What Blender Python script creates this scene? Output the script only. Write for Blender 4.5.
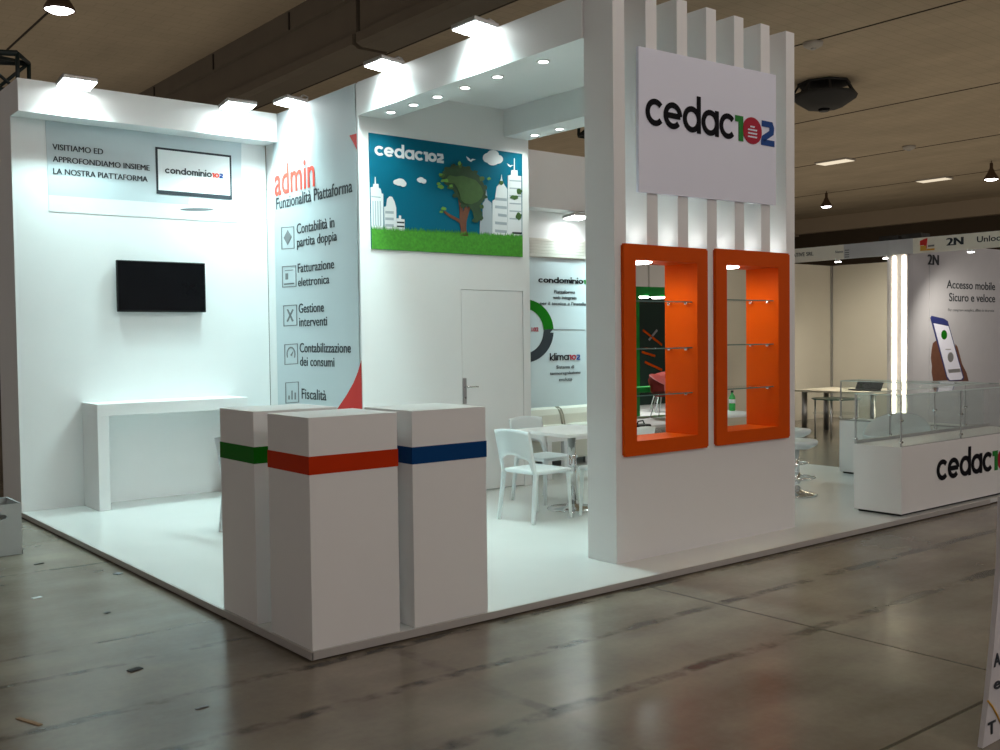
import bpy, bmesh, math, random
from mathutils import Vector, Matrix
random.seed(4)
for o in list(bpy.data.objects): bpy.data.objects.remove(o, do_unlink=True)
SC = bpy.context.scene
COL = SC.collection
PI = math.pi

# ------------------------------------------------------------------ camera
YAW, PITCH, ROLL, FPX = -0.6765, -0.036, -0.012, 1018.2
CAM = Vector((-2.4118, -4.5363, 1.6117))
_cy, _sy = math.cos(YAW), math.sin(YAW)
FWD = Vector((-_sy*math.cos(PITCH), _cy*math.cos(PITCH), math.sin(PITCH)))
_r = Vector((_cy, _sy, 0)); _u = _r.cross(FWD)
RGT = math.cos(ROLL)*_r + math.sin(ROLL)*_u
UPV = -math.sin(ROLL)*_r + math.cos(ROLL)*_u
cd = bpy.data.cameras.new('camera'); cd.sensor_width = 36; cd.lens = FPX/1000*36
cd.clip_start = 0.05; cd.clip_end = 200
cam = bpy.data.objects.new('camera', cd); COL.objects.link(cam)
cam.matrix_world = Matrix(((RGT.x, UPV.x, -FWD.x, CAM.x), (RGT.y, UPV.y, -FWD.y, CAM.y),
                           (RGT.z, UPV.z, -FWD.z, CAM.z), (0, 0, 0, 1)))
SC.camera = cam
def at(ax, val, x, y):
    """point of the photograph on a real plane of the stand (X, Y or Z = val)"""
    d = FWD + RGT*((x-500)/FPX) - UPV*((y-375)/FPX)
    i = 'XYZ'.index(ax)
    return CAM + d*((val-CAM[i])/d[i])

# ------------------------------------------------------------------ world, exposure
w = bpy.data.worlds.new('world'); SC.world = w; w.use_nodes = True
w.node_tree.nodes['Background'].inputs[0].default_value = (1.0, 0.93, 0.92, 1)
w.node_tree.nodes['Background'].inputs[1].default_value = 0.43
SC.view_settings.view_transform = 'Standard'
SC.view_settings.look = 'None'
SC.view_settings.gamma = 1.0
SC.view_settings.use_curve_mapping = False
SC.view_settings.exposure = 0.0
SC.cycles.transparent_max_bounces = 40
PENDANT_W = 230.0
FLOOD_W = 21.0
DOWN_W = 19.0
COOL = (0.68, 1.0, 0.99)
WARM = (1.0, 0.93, 0.88)

def spot(loc, aim, power, color, angle, blend=0.3, radius=0.06, name='spot_light'):
    l = bpy.data.lights.new(name, 'SPOT'); l.energy = power; l.color = color
    l.spot_size = math.radians(angle); l.spot_blend = blend; l.shadow_soft_size = radius
    o = bpy.data.objects.new(name, l); COL.objects.link(o)
    o.location = loc
    o.rotation_euler = (Vector(aim)-Vector(loc)).to_track_quat('-Z', 'Y').to_euler()
    return o

# added unseen uplights brightening the ceiling, standing for spill from other stands (behind the back wall, beyond the right stalls)
def area(loc, sx, sy, power, color):
    l = bpy.data.lights.new('ceiling_fill_light', 'AREA'); l.shape = 'RECTANGLE'; l.size = sx; l.size_y = sy; l.energy = power; l.color = color
    o = bpy.data.objects.new('ceiling_fill_light', l); COL.objects.link(o); o.location = loc; o.rotation_euler = (math.pi, 0, 0)
    return o
area((3.5, 19.0, 3.2), 13, 22, 190, (1, .90, .74))
area((29.0, 14.0, 2.6), 26, 34, 760, (1, .88, .70))

# ------------------------------------------------------------------ materials
def math_node(n, L, op, a, b=None):
    k = n.new('ShaderNodeMath'); k.operation = op
    for i, v in enumerate((a, b)):
        if v is None: continue
        if hasattr(v, 'is_output'): L.new(v, k.inputs[i])
        else: k.inputs[i].default_value = v
    return k.outputs[0]
def nt(name):
    m = bpy.data.materials.new(name); m.use_nodes = True
    n = m.node_tree.nodes; return m, n, m.node_tree.links, n['Principled BSDF']
def mat(name, col, rough=0.5, metal=0.0, var=0.04, scale=6.0, bump=0.0, spec=0.5, coat=0.0):
    m, n, L, b = nt(name)
    tc = n.new('ShaderNodeTexCoord'); nz = n.new('ShaderNodeTexNoise')
    nz.inputs['Scale'].default_value = scale; nz.inputs['Detail'].default_value = 4
    L.new(tc.outputs['Object'], nz.inputs['Vector'])
    mx = n.new('ShaderNodeMix'); mx.data_type = 'RGBA'
    mx.inputs[6].default_value = tuple(min(1, c*(1-var)) for c in col)+(1,)
    mx.inputs[7].default_value = tuple(min(1, c*(1+var)) for c in col)+(1,)
    L.new(nz.outputs['Fac'], mx.inputs[0]); L.new(mx.outputs[2], b.inputs['Base Color'])
    b.inputs['Roughness'].default_value = rough; b.inputs['Metallic'].default_value = metal
    b.inputs['Specular IOR Level'].default_value = spec; b.inputs['Coat Weight'].default_value = coat
    if bump:
        bp = n.new('ShaderNodeBump'); bp.inputs['Strength'].default_value = bump; bp.inputs['Distance'].default_value = 0.01
        L.new(nz.outputs['Fac'], bp.inputs['Height']); L.new(bp.outputs['Normal'], b.inputs['Normal'])
    return m
def emit(name, col, strength):
    m, n, L, b = nt(name)
    b.inputs['Base Color'].default_value = (0.8, 0.8, 0.8, 1)
    b.inputs['Emission Color'].default_value = col+(1,); b.inputs['Emission Strength'].default_value = strength
    return m
def glass(name, tint, refl=0.12):
    m, n, L, b = nt(name); n.remove(b)
    t = n.new('ShaderNodeBsdfTransparent'); t.inputs[0].default_value = tint+(1,)
    g = n.new('ShaderNodeBsdfGlossy'); g.inputs['Roughness'].default_value = 0.02
    f = n.new('ShaderNodeLayerWeight'); f.inputs[0].default_value = 0.5
    pw = math_node(n, L, 'POWER', f.outputs['Facing'], 4.0)
    k = math_node(n, L, 'ADD', math_node(n, L, 'MULTIPLY', pw, 0.45), refl*.3)
    mx = n.new('ShaderNodeMixShader'); L.new(k, mx.inputs[0])
    L.new(t.outputs[0], mx.inputs[1]); L.new(g.outputs[0], mx.inputs[2])
    L.new(mx.outputs[0], n['Material Output'].inputs[0]); return m

M = {}
M['white'] = mat('white_laminate', (0.80, 0.80, 0.80), 0.45, var=0.015)
M['wall'] = mat('white_wall_panel', (0.80, 0.81, 0.81), 0.5, var=0.015)
M['matt'] = mat('white_matt_board', (0.82, 0.84, 0.97), 0.6, var=0.01)
M['deck'] = mat('glossy_white_floor', (0.70, 0.715, 0.70), 0.14, var=0.03, scale=2.5)
M['trim'] = mat('pale_edge_trim', (0.42, 0.40, 0.38), 0.5)
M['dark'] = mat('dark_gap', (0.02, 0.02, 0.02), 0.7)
M['black'] = mat('black_plastic', (0.008, 0.008, 0.009), 0.4, spec=.25)
M['screen'] = mat('black_screen', (0.003, 0.003, 0.004), 0.2, spec=.12)
M['ink'] = mat('dark_print', (0.035, 0.042, 0.05), 0.5, spec=.15)
M['logoblack'] = mat('black_print', (0.004, 0.004, 0.007), 0.6, spec=.08)
M['grey_ink'] = mat('grey_print', (0.16, 0.17, 0.18), 0.5)
M['red'] = mat('red_print', (0.60, 0.035, 0.03), 0.5, spec=.15)
M['coral'] = mat('coral_print', (0.78, 0.10, 0.07), 0.5, spec=.15)
M['crimson'] = mat('crimson_print', (0.42, 0.01, 0.035), 0.5, spec=.15)
M['green'] = mat('green_print', (0.015, 0.22, 0.03), 0.5, spec=.15)
M['blue'] = mat('blue_print', (0.008, 0.06, 0.27), 0.5, spec=.15)
M['stripe_green'] = mat('green_stripe', (0.006, 0.15, 0.004), 0.5, spec=0.1)
M['stripe_orange'] = mat('orange_stripe', (0.50, 0.030, 0.0006), 0.5, spec=0.1)
M['stripe_blue'] = mat('blue_stripe', (0.0006, 0.045, 0.17), 0.5, spec=0.1)
M['orange'] = mat('orange_laminate', (0.64, 0.078, 0.0010), 0.5, spec=0.08)
M['banner'] = mat('pale_blue_grey_print', (0.54, 0.61, 0.64), 0.5, spec=.2, var=0.02, scale=1.2)
M['bannerlow'] = mat('white_print', (0.78, 0.82, 0.83), 0.5)
M['sky'] = mat('teal_print', (0.002, 0.125, 0.205), 0.6, var=0.12, scale=2, spec=.1)
M['paper'] = mat('white_paper_print', (0.72, 0.75, 0.78), 0.6)
M['paper2'] = mat('pale_grey_paper_print', (0.36, 0.42, 0.47), 0.6)
M['grass'] = mat('grass_print', (0.05, 0.27, 0.015), 0.7, var=0.55, scale=40)
M['leafd'] = mat('dark_leaf_print', (0.018, 0.055, 0.018), 0.7, var=0.4, scale=15)
M['leaf'] = mat('mid_leaf_print', (0.045, 0.11, 0.022), 0.7, var=0.3, scale=15)
M['leafl'] = mat('bright_leaf_print', (0.12, 0.30, 0.04), 0.7)
M['bark'] = mat('bark_print', (0.16, 0.055, 0.025), 0.7, var=0.3, scale=25)
M['chrome'] = mat('chrome', (0.75, 0.76, 0.76), 0.10, 1.0)
M['steel'] = mat('brushed_steel', (0.42, 0.42, 0.42), 0.3, 1.0)
M['alu'] = mat('grey_aluminium', (0.45, 0.45, 0.45), 0.4, 0.8)
M['plastic'] = mat('white_plastic', (0.72, 0.78, 0.80), 0.35, var=0.01)
M['sofa'] = mat('beige_leatherette', (0.52, 0.49, 0.42), 0.5, bump=0.05)
M['slat'] = mat('cream_slats', (0.62, 0.60, 0.54), 0.6)
M['glass'] = glass('clear_glass', (0.965, 0.982, 0.977))
M['glassedge'] = mat('green_glass_edge', (0.10, 0.20, 0.18), 0.1)
M['rim'] = mat('pale_glass_edge', (0.55, 0.68, 0.66), 0.1)
M['led'] = emit('flood_led', (0.92, 1.0, 0.98), 30.0)
M['downled'] = emit('downlight_led', (1.0, 1.0, 0.97), 12.0)
M['bulb'] = emit('pendant_lamp', (1.0, 0.93, 0.97), 14.0)
M['tube'] = emit('warm_led_strip', (1.0, 0.84, 0.60), 16.0)
M['ceillamp'] = emit('ceiling_strip_lamp', (1.0, 0.85, 0.62), .7)
M['bronze'] = mat('brown_metal', (0.10, 0.065, 0.045), 0.45, 0.5)
M['truss'] = mat('dark_green_truss', (0.006, 0.018, 0.017), 0.5)
M['concrete'] = mat('girder_concrete', (0.135, 0.110, 0.080), 0.8, var=0.15, scale=1.5)
M['hallwall'] = mat('hall_wall_brown', (0.060, 0.042, 0.025), 0.8, var=0.15, scale=0.6)
M['hallgrey'] = mat('hall_wall_grey', (0.10, 0.10, 0.10), 0.8)
M['beam'] = mat('beige_beam', (0.42, 0.34, 0.25), 0.8)
M['stallwall'] = mat('cream_stall_panel', (0.62, 0.58, 0.48), 0.6, var=0.06, scale=1.5)
M['stallgrey'] = mat('grey_stall_panel', (0.50, 0.50, 0.53), 0.6)
M['fascia'] = mat('cream_fascia', (0.78, 0.75, 0.67), 0.6)
M['desk'] = mat('pale_wood_top', (0.62, 0.57, 0.44), 0.5)
M['signgreen'] = mat('green_frame', (0.008, 0.33, 0.05), 0.45)
M['darkgreen'] = mat('dark_green_panel', (0.004, 0.028, 0.018), 0.5)
M['redchair'] = mat('red_fabric', (0.24, 0.018, 0.012), 0.7)
M['bottle'] = mat('green_plastic', (0.03, 0.45, 0.08), 0.25)
M['navy'] = mat('navy_screen_print', (0.02, 0.03, 0.16), 0.5)
M['skin'] = mat('skin_print', (0.14, 0.055, 0.03), 0.6, var=0.35, scale=14)
M['yellow'] = mat('yellow_print', (0.62, 0.33, 0.03), 0.5)
M['cardboard'] = mat('whitewashed_card', (0.42, 0.45, 0.45), 0.7, var=0.06)
M['wood'] = mat('bare_wood', (0.28, 0.17, 0.08), 0.7, var=0.2, scale=30)
M['totem'] = mat('white_totem', (0.60, 0.58, 0.60), 0.5)
M['ceramic'] = mat('detector_white', (0.45, 0.42, 0.38), 0.5)

def floor_material():
    m, n, L, b = nt('polished_concrete')
    geo = n.new('ShaderNodeNewGeometry'); sep = n.new('ShaderNodeSeparateXYZ'); L.new(geo.outputs['Position'], sep.inputs[0])
    def noise(sc, det=6, rough=0.6, sx=1, sy=1):
        mp = n.new('ShaderNodeMapping'); mp.inputs['Scale'].default_value = (sx, sy, 1)
        L.new(geo.outputs['Position'], mp.inputs[0])
        z = n.new('ShaderNodeTexNoise'); z.inputs['Scale'].default_value = sc; z.inputs['Detail'].default_value = det
        z.inputs['Roughness'].default_value = rough; L.new(mp.outputs[0], z.inputs['Vector']); return z.outputs['Fac']
    big = noise(0.5, 3, 0.5); mid = noise(1.9, 4, 0.5); streak = noise(1.5, 4, 0.55, 0.3, 2.0); fine = noise(26, 3, 0.6); soft = noise(1.1, 2, 0.4)
    wob = noise(3.0, 4, 0.7); brk = noise(2.2, 3, 0.6); brk2 = noise(9.0, 3, 0.6)
    ramp = n.new('ShaderNodeValToRGB'); e = ramp.color_ramp.elements
    e[0].position = 0.35; e[0].color = (0.105, 0.088, 0.066, 1)
    e[1].position = 0.66; e[1].color = (0.31, 0.275, 0.22, 1)
    s = math_node(n, L, 'ADD', math_node(n, L, 'MULTIPLY', big, 0.40), math_node(n, L, 'MULTIPLY', mid, 0.30))
    s = math_node(n, L, 'ADD', s, math_node(n, L, 'MULTIPLY', streak, 0.22))
    s = math_node(n, L, 'ADD', s, math_node(n, L, 'MULTIPLY', fine, 0.08))
    L.new(s, ramp.inputs[0])
    col = ramp.outputs[0]
    def line(axis, c, width, strength, wobble, broken):
        nonlocal col
        v = sep.outputs[axis]
        v = math_node(n, L, 'SUBTRACT', v, c)
        if wobble: v = math_node(n, L, 'ADD', v, math_node(n, L, 'MULTIPLY', math_node(n, L, 'SUBTRACT', wob, 0.5), wobble))
        v = math_node(n, L, 'ABSOLUTE', v)
        mr = n.new('ShaderNodeMapRange'); mr.interpolation_type = 'SMOOTHSTEP'
        mr.inputs[1].default_value = width*0.35; mr.inputs[2].default_value = width
        mr.inputs[3].default_value = strength; mr.inputs[4].default_value = 0
        L.new(v, mr.inputs[0]); f = mr.outputs[0]
        if broken:
            r2 = n.new('ShaderNodeMapRange'); r2.inputs[1].default_value = 0.42; r2.inputs[2].default_value = 0.60
            L.new(math_node(n, L, 'ADD', math_node(n, L, 'MULTIPLY', brk, 0.6), math_node(n, L, 'MULTIPLY', brk2, 0.4)), r2.inputs[0])
            f = math_node(n, L, 'MULTIPLY', f, r2.outputs[0])
        mx = n.new('ShaderNodeMix'); mx.data_type = 'RGBA'; L.new(f, mx.inputs[0]); L.new(col, mx.inputs[6])
        mx.inputs[7].default_value = (0.030, 0.025, 0.020, 1); col = mx.outputs[2]
    for c, wd, st, wb, br in FLOOR_Y: line(1, c, wd, st, wb, br)
    for c, wd, st, wb, br in FLOOR_X: line(0, c, wd, st, wb, br)
    L.new(col, b.inputs['Base Color'])
    rr = n.new('ShaderNodeMapRange'); rr.inputs[1].default_value = 0.1; rr.inputs[2].default_value = 0.9
    rr.inputs[3].default_value = 0.20; rr.inputs[4].default_value = 0.26
    L.new(soft, rr.inputs[0]); L.new(rr.outputs[0], b.inputs['Roughness'])
    b.inputs['Specular IOR Level'].default_value = 0.42
    return m
def ceiling_material():
    m, n, L, b = nt('hall_ceiling_board')
    geo = n.new('ShaderNodeNewGeometry'); mp = n.new('ShaderNodeMapping'); mp.inputs['Scale'].default_value = (0.9, 0.35, 1)
    L.new(geo.outputs['Position'], mp.inputs[0])
    br = n.new('ShaderNodeTexBrick'); br.inputs['Scale'].default_value = 0.9
    br.inputs['Color1'].default_value = (0.56, 0.46, 0.33, 1); br.inputs['Color2'].default_value = (0.585, 0.48, 0.345, 1)
    br.inputs['Mortar'].default_value = (0.51, 0.42, 0.30, 1); br.inputs['Mortar Size'].default_value = 0.012
    L.new(geo.outputs['Position'], br.inputs['Vector'])
    nz = n.new('ShaderNodeTexNoise'); nz.inputs['Scale'].default_value = 1.2; L.new(mp.outputs[0], nz.inputs['Vector'])
    mx = n.new('ShaderNodeMix'); mx.data_type = 'RGBA'; mx.blend_type = 'MULTIPLY'; mx.inputs[0].default_value = 0.35
    L.new(br.outputs[0], mx.inputs[6]); L.new(nz.outputs['Fac'], mx.inputs[7])
    L.new(mx.outputs[2], b.inputs['Base Color']); b.inputs['Roughness'].default_value = 0.85
    return m

# ------------------------------------------------------------------ mesh helpers
ORG = {}
def bm_new(): return bmesh.new()
def box(bm, x0, x1, y0, y1, z0, z1, bev=0.0, seg=2):
    vs = [bm.verts.new((x, y, z)) for x in (x0, x1) for y in (y0, y1) for z in (z0, z1)]
    fs = [bm.faces.new([vs[i] for i in q]) for q in ((0, 1, 3, 2), (4, 6, 7, 5), (0, 4, 5, 1), (2, 3, 7, 6), (0, 2, 6, 4), (1, 5, 7, 3))]
    if bev:
        es = list({e for f in fs for e in f.edges})
        bmesh.ops.bevel(bm, geom=es, offset=bev, segments=seg, affect='EDGES', profile=0.5)
    return bm
def cyl(bm, p0, p1, r0, r1=None, n=24, caps=True):
    p0, p1 = Vector(p0), Vector(p1); r1 = r0 if r1 is None else r1
    d = (p1-p0).normalized(); a = d.orthogonal().normalized(); b = d.cross(a)
    A = [bm.verts.new(p0+(a*math.cos(t)+b*math.sin(t))*r0) for t in [2*PI*i/n for i in range(n)]]
    B = [bm.verts.new(p1+(a*math.cos(t)+b*math.sin(t))*r1) for t in [2*PI*i/n for i in range(n)]]
    for i in range(n): f = bm.faces.new((A[i], A[(i+1) % n], B[(i+1) % n], B[i])); f.smooth = True
    if caps: bm.faces.new(A[::-1]); bm.faces.new(B)
    return bm
def lathe(bm, c, prof, n=32):
    rings = []
    for r, z in prof:
        rings.append([bm.verts.new((c[0]+r*math.cos(2*PI*i/n), c[1]+r*math.sin(2*PI*i/n), c[2]+z)) for i in range(n)])
    for a, b in zip(rings, rings[1:]):
        for i in range(n): f = bm.faces.new((a[i], a[(i+1) % n], b[(i+1) % n], b[i])); f.smooth = True
    bm.faces.new(rings[0][::-1]); bm.faces.new(rings[-1])
    return bm
def tube(bm, pts, r, n=8):
    pts = [Vector(p) for p in pts]; rings = []
    for i, p in enumerate(pts):
        d = (pts[min(i+1, len(pts)-1)]-pts[max(i-1, 0)]).normalized()
        a = d.orthogonal().normalized() if i == 0 else (rings_a - d*rings_a.dot(d)).normalized()
        rings_a = a; b = d.cross(a)
        rings.append([bm.verts.new(p+(a*math.cos(2*PI*k/n)+b*math.sin(2*PI*k/n))*r) for k in range(n)])
    for A, B in zip(rings, rings[1:]):
        for i in range(n): f = bm.faces.new((A[i], A[(i+1) % n], B[(i+1) % n], B[i])); f.smooth = True
    bm.faces.new(rings[0][::-1]); bm.faces.new(rings[-1]); return bm
def prism(bm, pts, off):
    """closed polygon (world points) pushed along off"""
    off = Vector(off)
    a = [bm.verts.new(Vector(p)) for p in pts]; b = [bm.verts.new(Vector(p)+off) for p in pts]
    k = len(a)
    bm.faces.new(a); bm.faces.new(b[::-1])
    for i in range(k): bm.faces.new((a[i], b[i], b[(i+1) % k], a[(i+1) % k]))
    return bm
def bar(bm, p0, p1, wx, wy=None):
    """rectangular bar between two points"""
    wy = wy or wx; p0, p1 = Vector(p0), Vector(p1); d = (p1-p0).normalized()
    a = Vector((0, 0, 1)).cross(d)
    a = Vector((1, 0, 0)) if a.length < 1e-3 else a.normalized()
    b = d.cross(a)
    A = [bm.verts.new(p0+a*sx*wx/2+b*sy*wy/2) for sx, sy in ((-1, -1), (1, -1), (1, 1), (-1, 1))]
    B = [bm.verts.new(p1+a*sx*wx/2+b*sy*wy/2) for sx, sy in ((-1, -1), (1, -1), (1, 1), (-1, 1))]
    bm.faces.new(A[::-1]); bm.faces.new(B)
    for i in range(4): bm.faces.new((A[i], A[(i+1) % 4], B[(i+1) % 4], B[i]))
    return bm
def obj(name, bm, m, parent=None, label=None, normals=True):
    if normals: bmesh.ops.recalc_face_normals(bm, faces=bm.faces)
    me = bpy.data.meshes.new(name); bm.to_mesh(me); bm.free()
    if m: me.materials.append(m)
    o = bpy.data.objects.new(name, me); COL.objects.link(o)
    if parent is not None:
        g = ORG[parent.name]; me.transform(Matrix.Translation(-g)); o.parent = parent; ORG[o.name] = g
    else:
        vs = [v.co for v in me.vertices]
        g = Vector(((min(v.x for v in vs)+max(v.x for v in vs))/2, (min(v.y for v in vs)+max(v.y for v in vs))/2, min(v.z for v in vs)))
        me.transform(Matrix.Translation(-g)); o.location = g; ORG[o.name] = g
    if label: o['label'] = label
    return o
def thing(name, label, cat, loc=(0, 0, 0), group=None, local=False):
    o = bpy.data.objects.new(name, None); COL.objects.link(o); o.empty_display_size = 0.1
    o.location = loc; ORG[o.name] = Vector((0, 0, 0)) if local else Vector(loc)
    o['label'] = label; o['category'] = cat
    if group: o['group'] = group
    return o
def tag(o, label, cat, group=None):
    o['label'] = label; o['category'] = cat
    if group: o['group'] = group
    return o
def struct(name, bm, m):
    o = obj(name, bm, m); o['kind'] = 'structure'; return o
def dup(root, loc, rz, label, group=None):
    r = root.copy(); COL.objects.link(r); r.location = loc; r.rotation_euler = (0, 0, rz); r['label'] = label
    if group: r['group'] = group
    for ch in list(root.children):
        c = ch.copy(); COL.objects.link(c); c.parent = r
        for g in ch.children:
            d = g.copy(); COL.objects.link(d); d.parent = c
    return r
# flat prints on a plane: ax = 'Y' (faces -Y, reads along +X) or 'X' (faces -X, reads along -Y)
def frame(ax, val):
    if ax == 'Y': return Vector((0, val, 0)), Vector((1, 0, 0)), Vector((0, 0, 1)), Vector((0, -1, 0))
    return Vector((val, 0, 0)), Vector((0, -1, 0)), Vector((0, 0, 1)), Vector((-1, 0, 0))
def polypx(bm, ax, val, pts, t=0.004, lift=0.0):
    N = frame(ax, val)[3]
    P = [at(ax, val, x, y) + N*lift for x, y in pts]
    return prism(bm, P, N*t)
def blob(cx, cy, rx, ry, n=18, jit=0.0, seed=0):
    r = random.Random(seed)
    return [(cx+rx*math.cos(2*PI*i/n)*(1+r.uniform(-jit, jit)), cy+ry*math.sin(2*PI*i/n)*(1+r.uniform(-jit, jit))) for i in range(n)]
_capcache = {}
def text_mesh(s, bold):
    cu = bpy.data.curves.new('t', 'FONT'); cu.body = s; cu.size = 1; cu.extrude = 0.002; cu.offset = bold; cu.resolution_u = 4
    o = bpy.data.objects.new('t', cu); COL.objects.link(o)
    dg = bpy.context.evaluated_depsgraph_get(); me = bpy.data.meshes.new_from_object(o.evaluated_get(dg))
    bpy.data.objects.remove(o); bpy.data.curves.remove(cu); return me
def text(parent, ax, val, s, pL, pR, ytop, m, bold=0.0, name='lettering', lift=0.001, th=0.003):
    """pL, pR: pixel of the left and right end of the baseline; ytop: pixel row of the cap height at pL"""
    O, U, V, N = frame(ax, val)
    A, B, T = at(ax, val, *pL), at(ax, val, *pR), at(ax, val, pL[0], ytop)
    u0, u1 = A.dot(U), B.dot(U); z0 = (A.z+B.z)/2; h = T.z-A.z
    if 'H' not in _capcache:
        k = text_mesh('H', 0); _capcache['H'] = max(v.co.y for v in k.vertices); bpy.data.meshes.remove(k)
    dbl = 'M' in s or 'N' in s
    me = text_mesh(s, 0.0 if dbl else max(0, bold))
    bold = max(bold, 0)*1.7 if dbl else 0
    x0 = min(v.co.x for v in me.vertices); x1 = max(v.co.x for v in me.vertices)
    zm = min(v.co.z for v in me.vertices); zM = max(v.co.z for v in me.vertices)+.0008
    bm = bmesh.new(); bm.from_mesh(me)
    if bold > 0:
        n0 = len(bm.verts); bm.from_mesh(me); bm.verts.ensure_lookup_table()
        for i, v in enumerate(bm.verts): v.co.x += -bold if i < n0 else bold; v.co.z += 0 if i < n0 else .0008
    bpy.data.meshes.remove(me)
    for v in bm.verts:
        u = u0+(v.co.x-x0)/(x1-x0)*(u1-u0); z = z0+v.co.y/_capcache['H']*h
        d = lift+(v.co.z-zm)/(zM-zm)*th
        v.co = O + U*u + V*z + N*d
    return obj(name, bm, m, parent)
# geometric stroke letters for the rounded logo lettering (x-height 1)
def arc(cx, cy, r, a0, a1, n=28):
    return [(cx+r*math.cos(math.radians(a0+(a1-a0)*i/n)), cy+r*math.sin(math.radians(a0+(a1-a0)*i/n))) for i in range(n+1)]
def glyph(c, w):
    r = 0.5-w/2; h = w/2
    if c == 'c': return [arc(.5, .5, r, 42, 318)], .90
    if c == 'e': return [arc(.5, .5, r, 0, 318), [(h, .5), (1-h, .5)]], 1.0
    if c == 'd': return [arc(.5, .5, r, 0, 360), [(1-h, 0), (1-h, 1.42)]], 1.0
    if c == 'a': return [arc(.5, .5, r, 0, 360), [(1-h, 0), (1-h, 1.0)]], 1.0
    if c == 'o': return [arc(.5, .5, r, 0, 360)], 1.0
    if c == 'n': return [[(h, 0), (h, 1)], arc(.44, 1-h-.36+h*0, .44-h, 180, 0, 16)[0:] + [(.88-h, 0)]], .88
    if c == 'm': return [[(h, 0), (h, 1)], arc(.36, .66-h*.3, .36-h, 180, 0, 14)+[(.72-h, 0)], arc(.36+.72-w, .66-h*.3, .36-h, 180, 0, 14)+[(1.44-w-h, 0)]], 1.44-w
    if c == 'i': return [[(h, 0), (h, 1)], [(h, 1.22), (h, 1.22+w)]], w
    if c == 'k': return [[(h, 0), (h, 1.42)], [(.72, 1), (w*.8, .48), (.76, 0)]], .76
    if c == 'l': return [[(h, 0), (h, 1.42)]], w
    if c == '1': return [[(0, 1-h), (.30, 1-h), (.30, 0)]], .42
    if c == '2': return [[(.04, 1-h), (.55, 1-h), (.72-h, .88-h), (.72-h, .72), (.58, .56), (.16, .30), (h, .18), (h, h), (.74, h)]], .74
    if c == '0': return [arc(.46, .5, r*.95, 0, 360)], .92
def ribbon(bm, pts, w, z0, z1, tr):
    closed = (Vector(pts[0])-Vector(pts[-1])).length < 1e-5
    P = [Vector((p[0], p[1])) for p in pts]
    if closed: P = P[:-1]
    k = len(P); L_, R_ = [], []
    for i in range(k):
        pa = P[(i-1) % k] if (closed or i > 0) else P[i]; pb = P[(i+1) % k] if (closed or i < k-1) else P[i]
        d1 = (P[i]-pa); d2 = (pb-P[i])
        if d1.length < 1e-9: d1 = d2
        if d2.length < 1e-9: d2 = d1
        d1.normalize(); d2.normalize(); n1 = Vector((-d1.y, d1.x)); n2 = Vector((-d2.y, d2.x))
        q = n1+n2; q = n1 if q.length < 1e-6 else q.normalized(); s = min(1.6, 1/max(.4, q.dot(n1)))
        L_.append(P[i]+q*w/2*s); R_.append(P[i]-q*w/2*s)
    def V(p, z): return bm.verts.new(tr(p.x, p.y, z))
    a = [V(p, z1) for p in L_]; b = [V(p, z1) for p in R_]; c = [V(p, z0) for p in L_]; d = [V(p, z0) for p in R_]
    rng = range(k) if closed else range(k-1)
    for i in rng:
        j = (i+1) % k
        bm.faces.new((a[i], b[i], b[j], a[j])); bm.faces.new((c[i], c[j], d[j], d[i]))
        bm.faces.new((a[i], a[j], c[j], c[i])); bm.faces.new((b[i], d[i], d[j], b[j]))
    if not closed:
        bm.faces.new((a[0], c[0], d[0], b[0])); bm.faces.new((a[-1], b[-1], d[-1], c[-1]))
def logo(parent, ax, val, word, pL, pR, yx, mats, digits='102', w=0.2, lift=0.001, th=0.004, holes=True, dscale=1.0, gap=.09, disc=None):
    """word in the first material, the digits in three more; pL, pR baseline pixels, yx = pixel row of the x-height at pL"""
    O, U, V, N = frame(ax, val)
    A, B, T = at(ax, val, *pL), at(ax, val, *pR), at(ax, val, pL[0], yx)
    u0, u1 = A.dot(U), B.dot(U); z0 = (A.z+B.z)/2; h = T.z-A.z
    x = 0; items = []
    for c in word:
        g, adv = glyph(c, w); items.append((c, x, g, 1.0, 0)); x += adv+gap
    for i, c in enumerate(digits):
        g, adv = glyph(c, w*1.15); items.append((c, x, g, dscale, i+1)); x += adv*dscale+gap*.7
    tot = x-gap*.7 if digits else x-gap
    k = (u1-u0)/tot
    bms = {}
    for c, x0, g, s, mi in items:
        def tr(px, py, d, x0=x0, s=s): return O+U*(u0+(x0+px*s)*k)+V*(z0+py*h*min(1, s))+N*d
        bm = bms.setdefault(mi, bmesh.new())
        if c == '0' and disc:
            q = [tr(.46+.52*math.cos(2*PI*i/36), .5+.54*math.sin(2*PI*i/36), lift) for i in range(36)]
            prism(bm, q, N*th)
            bw = bmesh.new()
            for row, (ya, n_) in enumerate(((.66, 2), (.53, 4), (.39, 4), (.25, 4))):
                for j in range(n_):
                    xa = .46+(j-(n_-1)/2)*.125
                    prism(bw, [tr(xa+dx, ya+dy, lift+th) for dx, dy in ((-.065, -.03), (.045, -.03), (.065, .03), (-.045, .03))], N*.002)
            obj('logo_mark', bw, disc, parent)
            continue
        for si, st in enumerate(g): ribbon(bm, st, w*(1.15 if mi else 1), lift, lift+th+si*.0006, tr)
    for mi, bm in bms.items():
        obj('lettering', bm, mats[min(mi, len(mats)-1)], parent)

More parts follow.
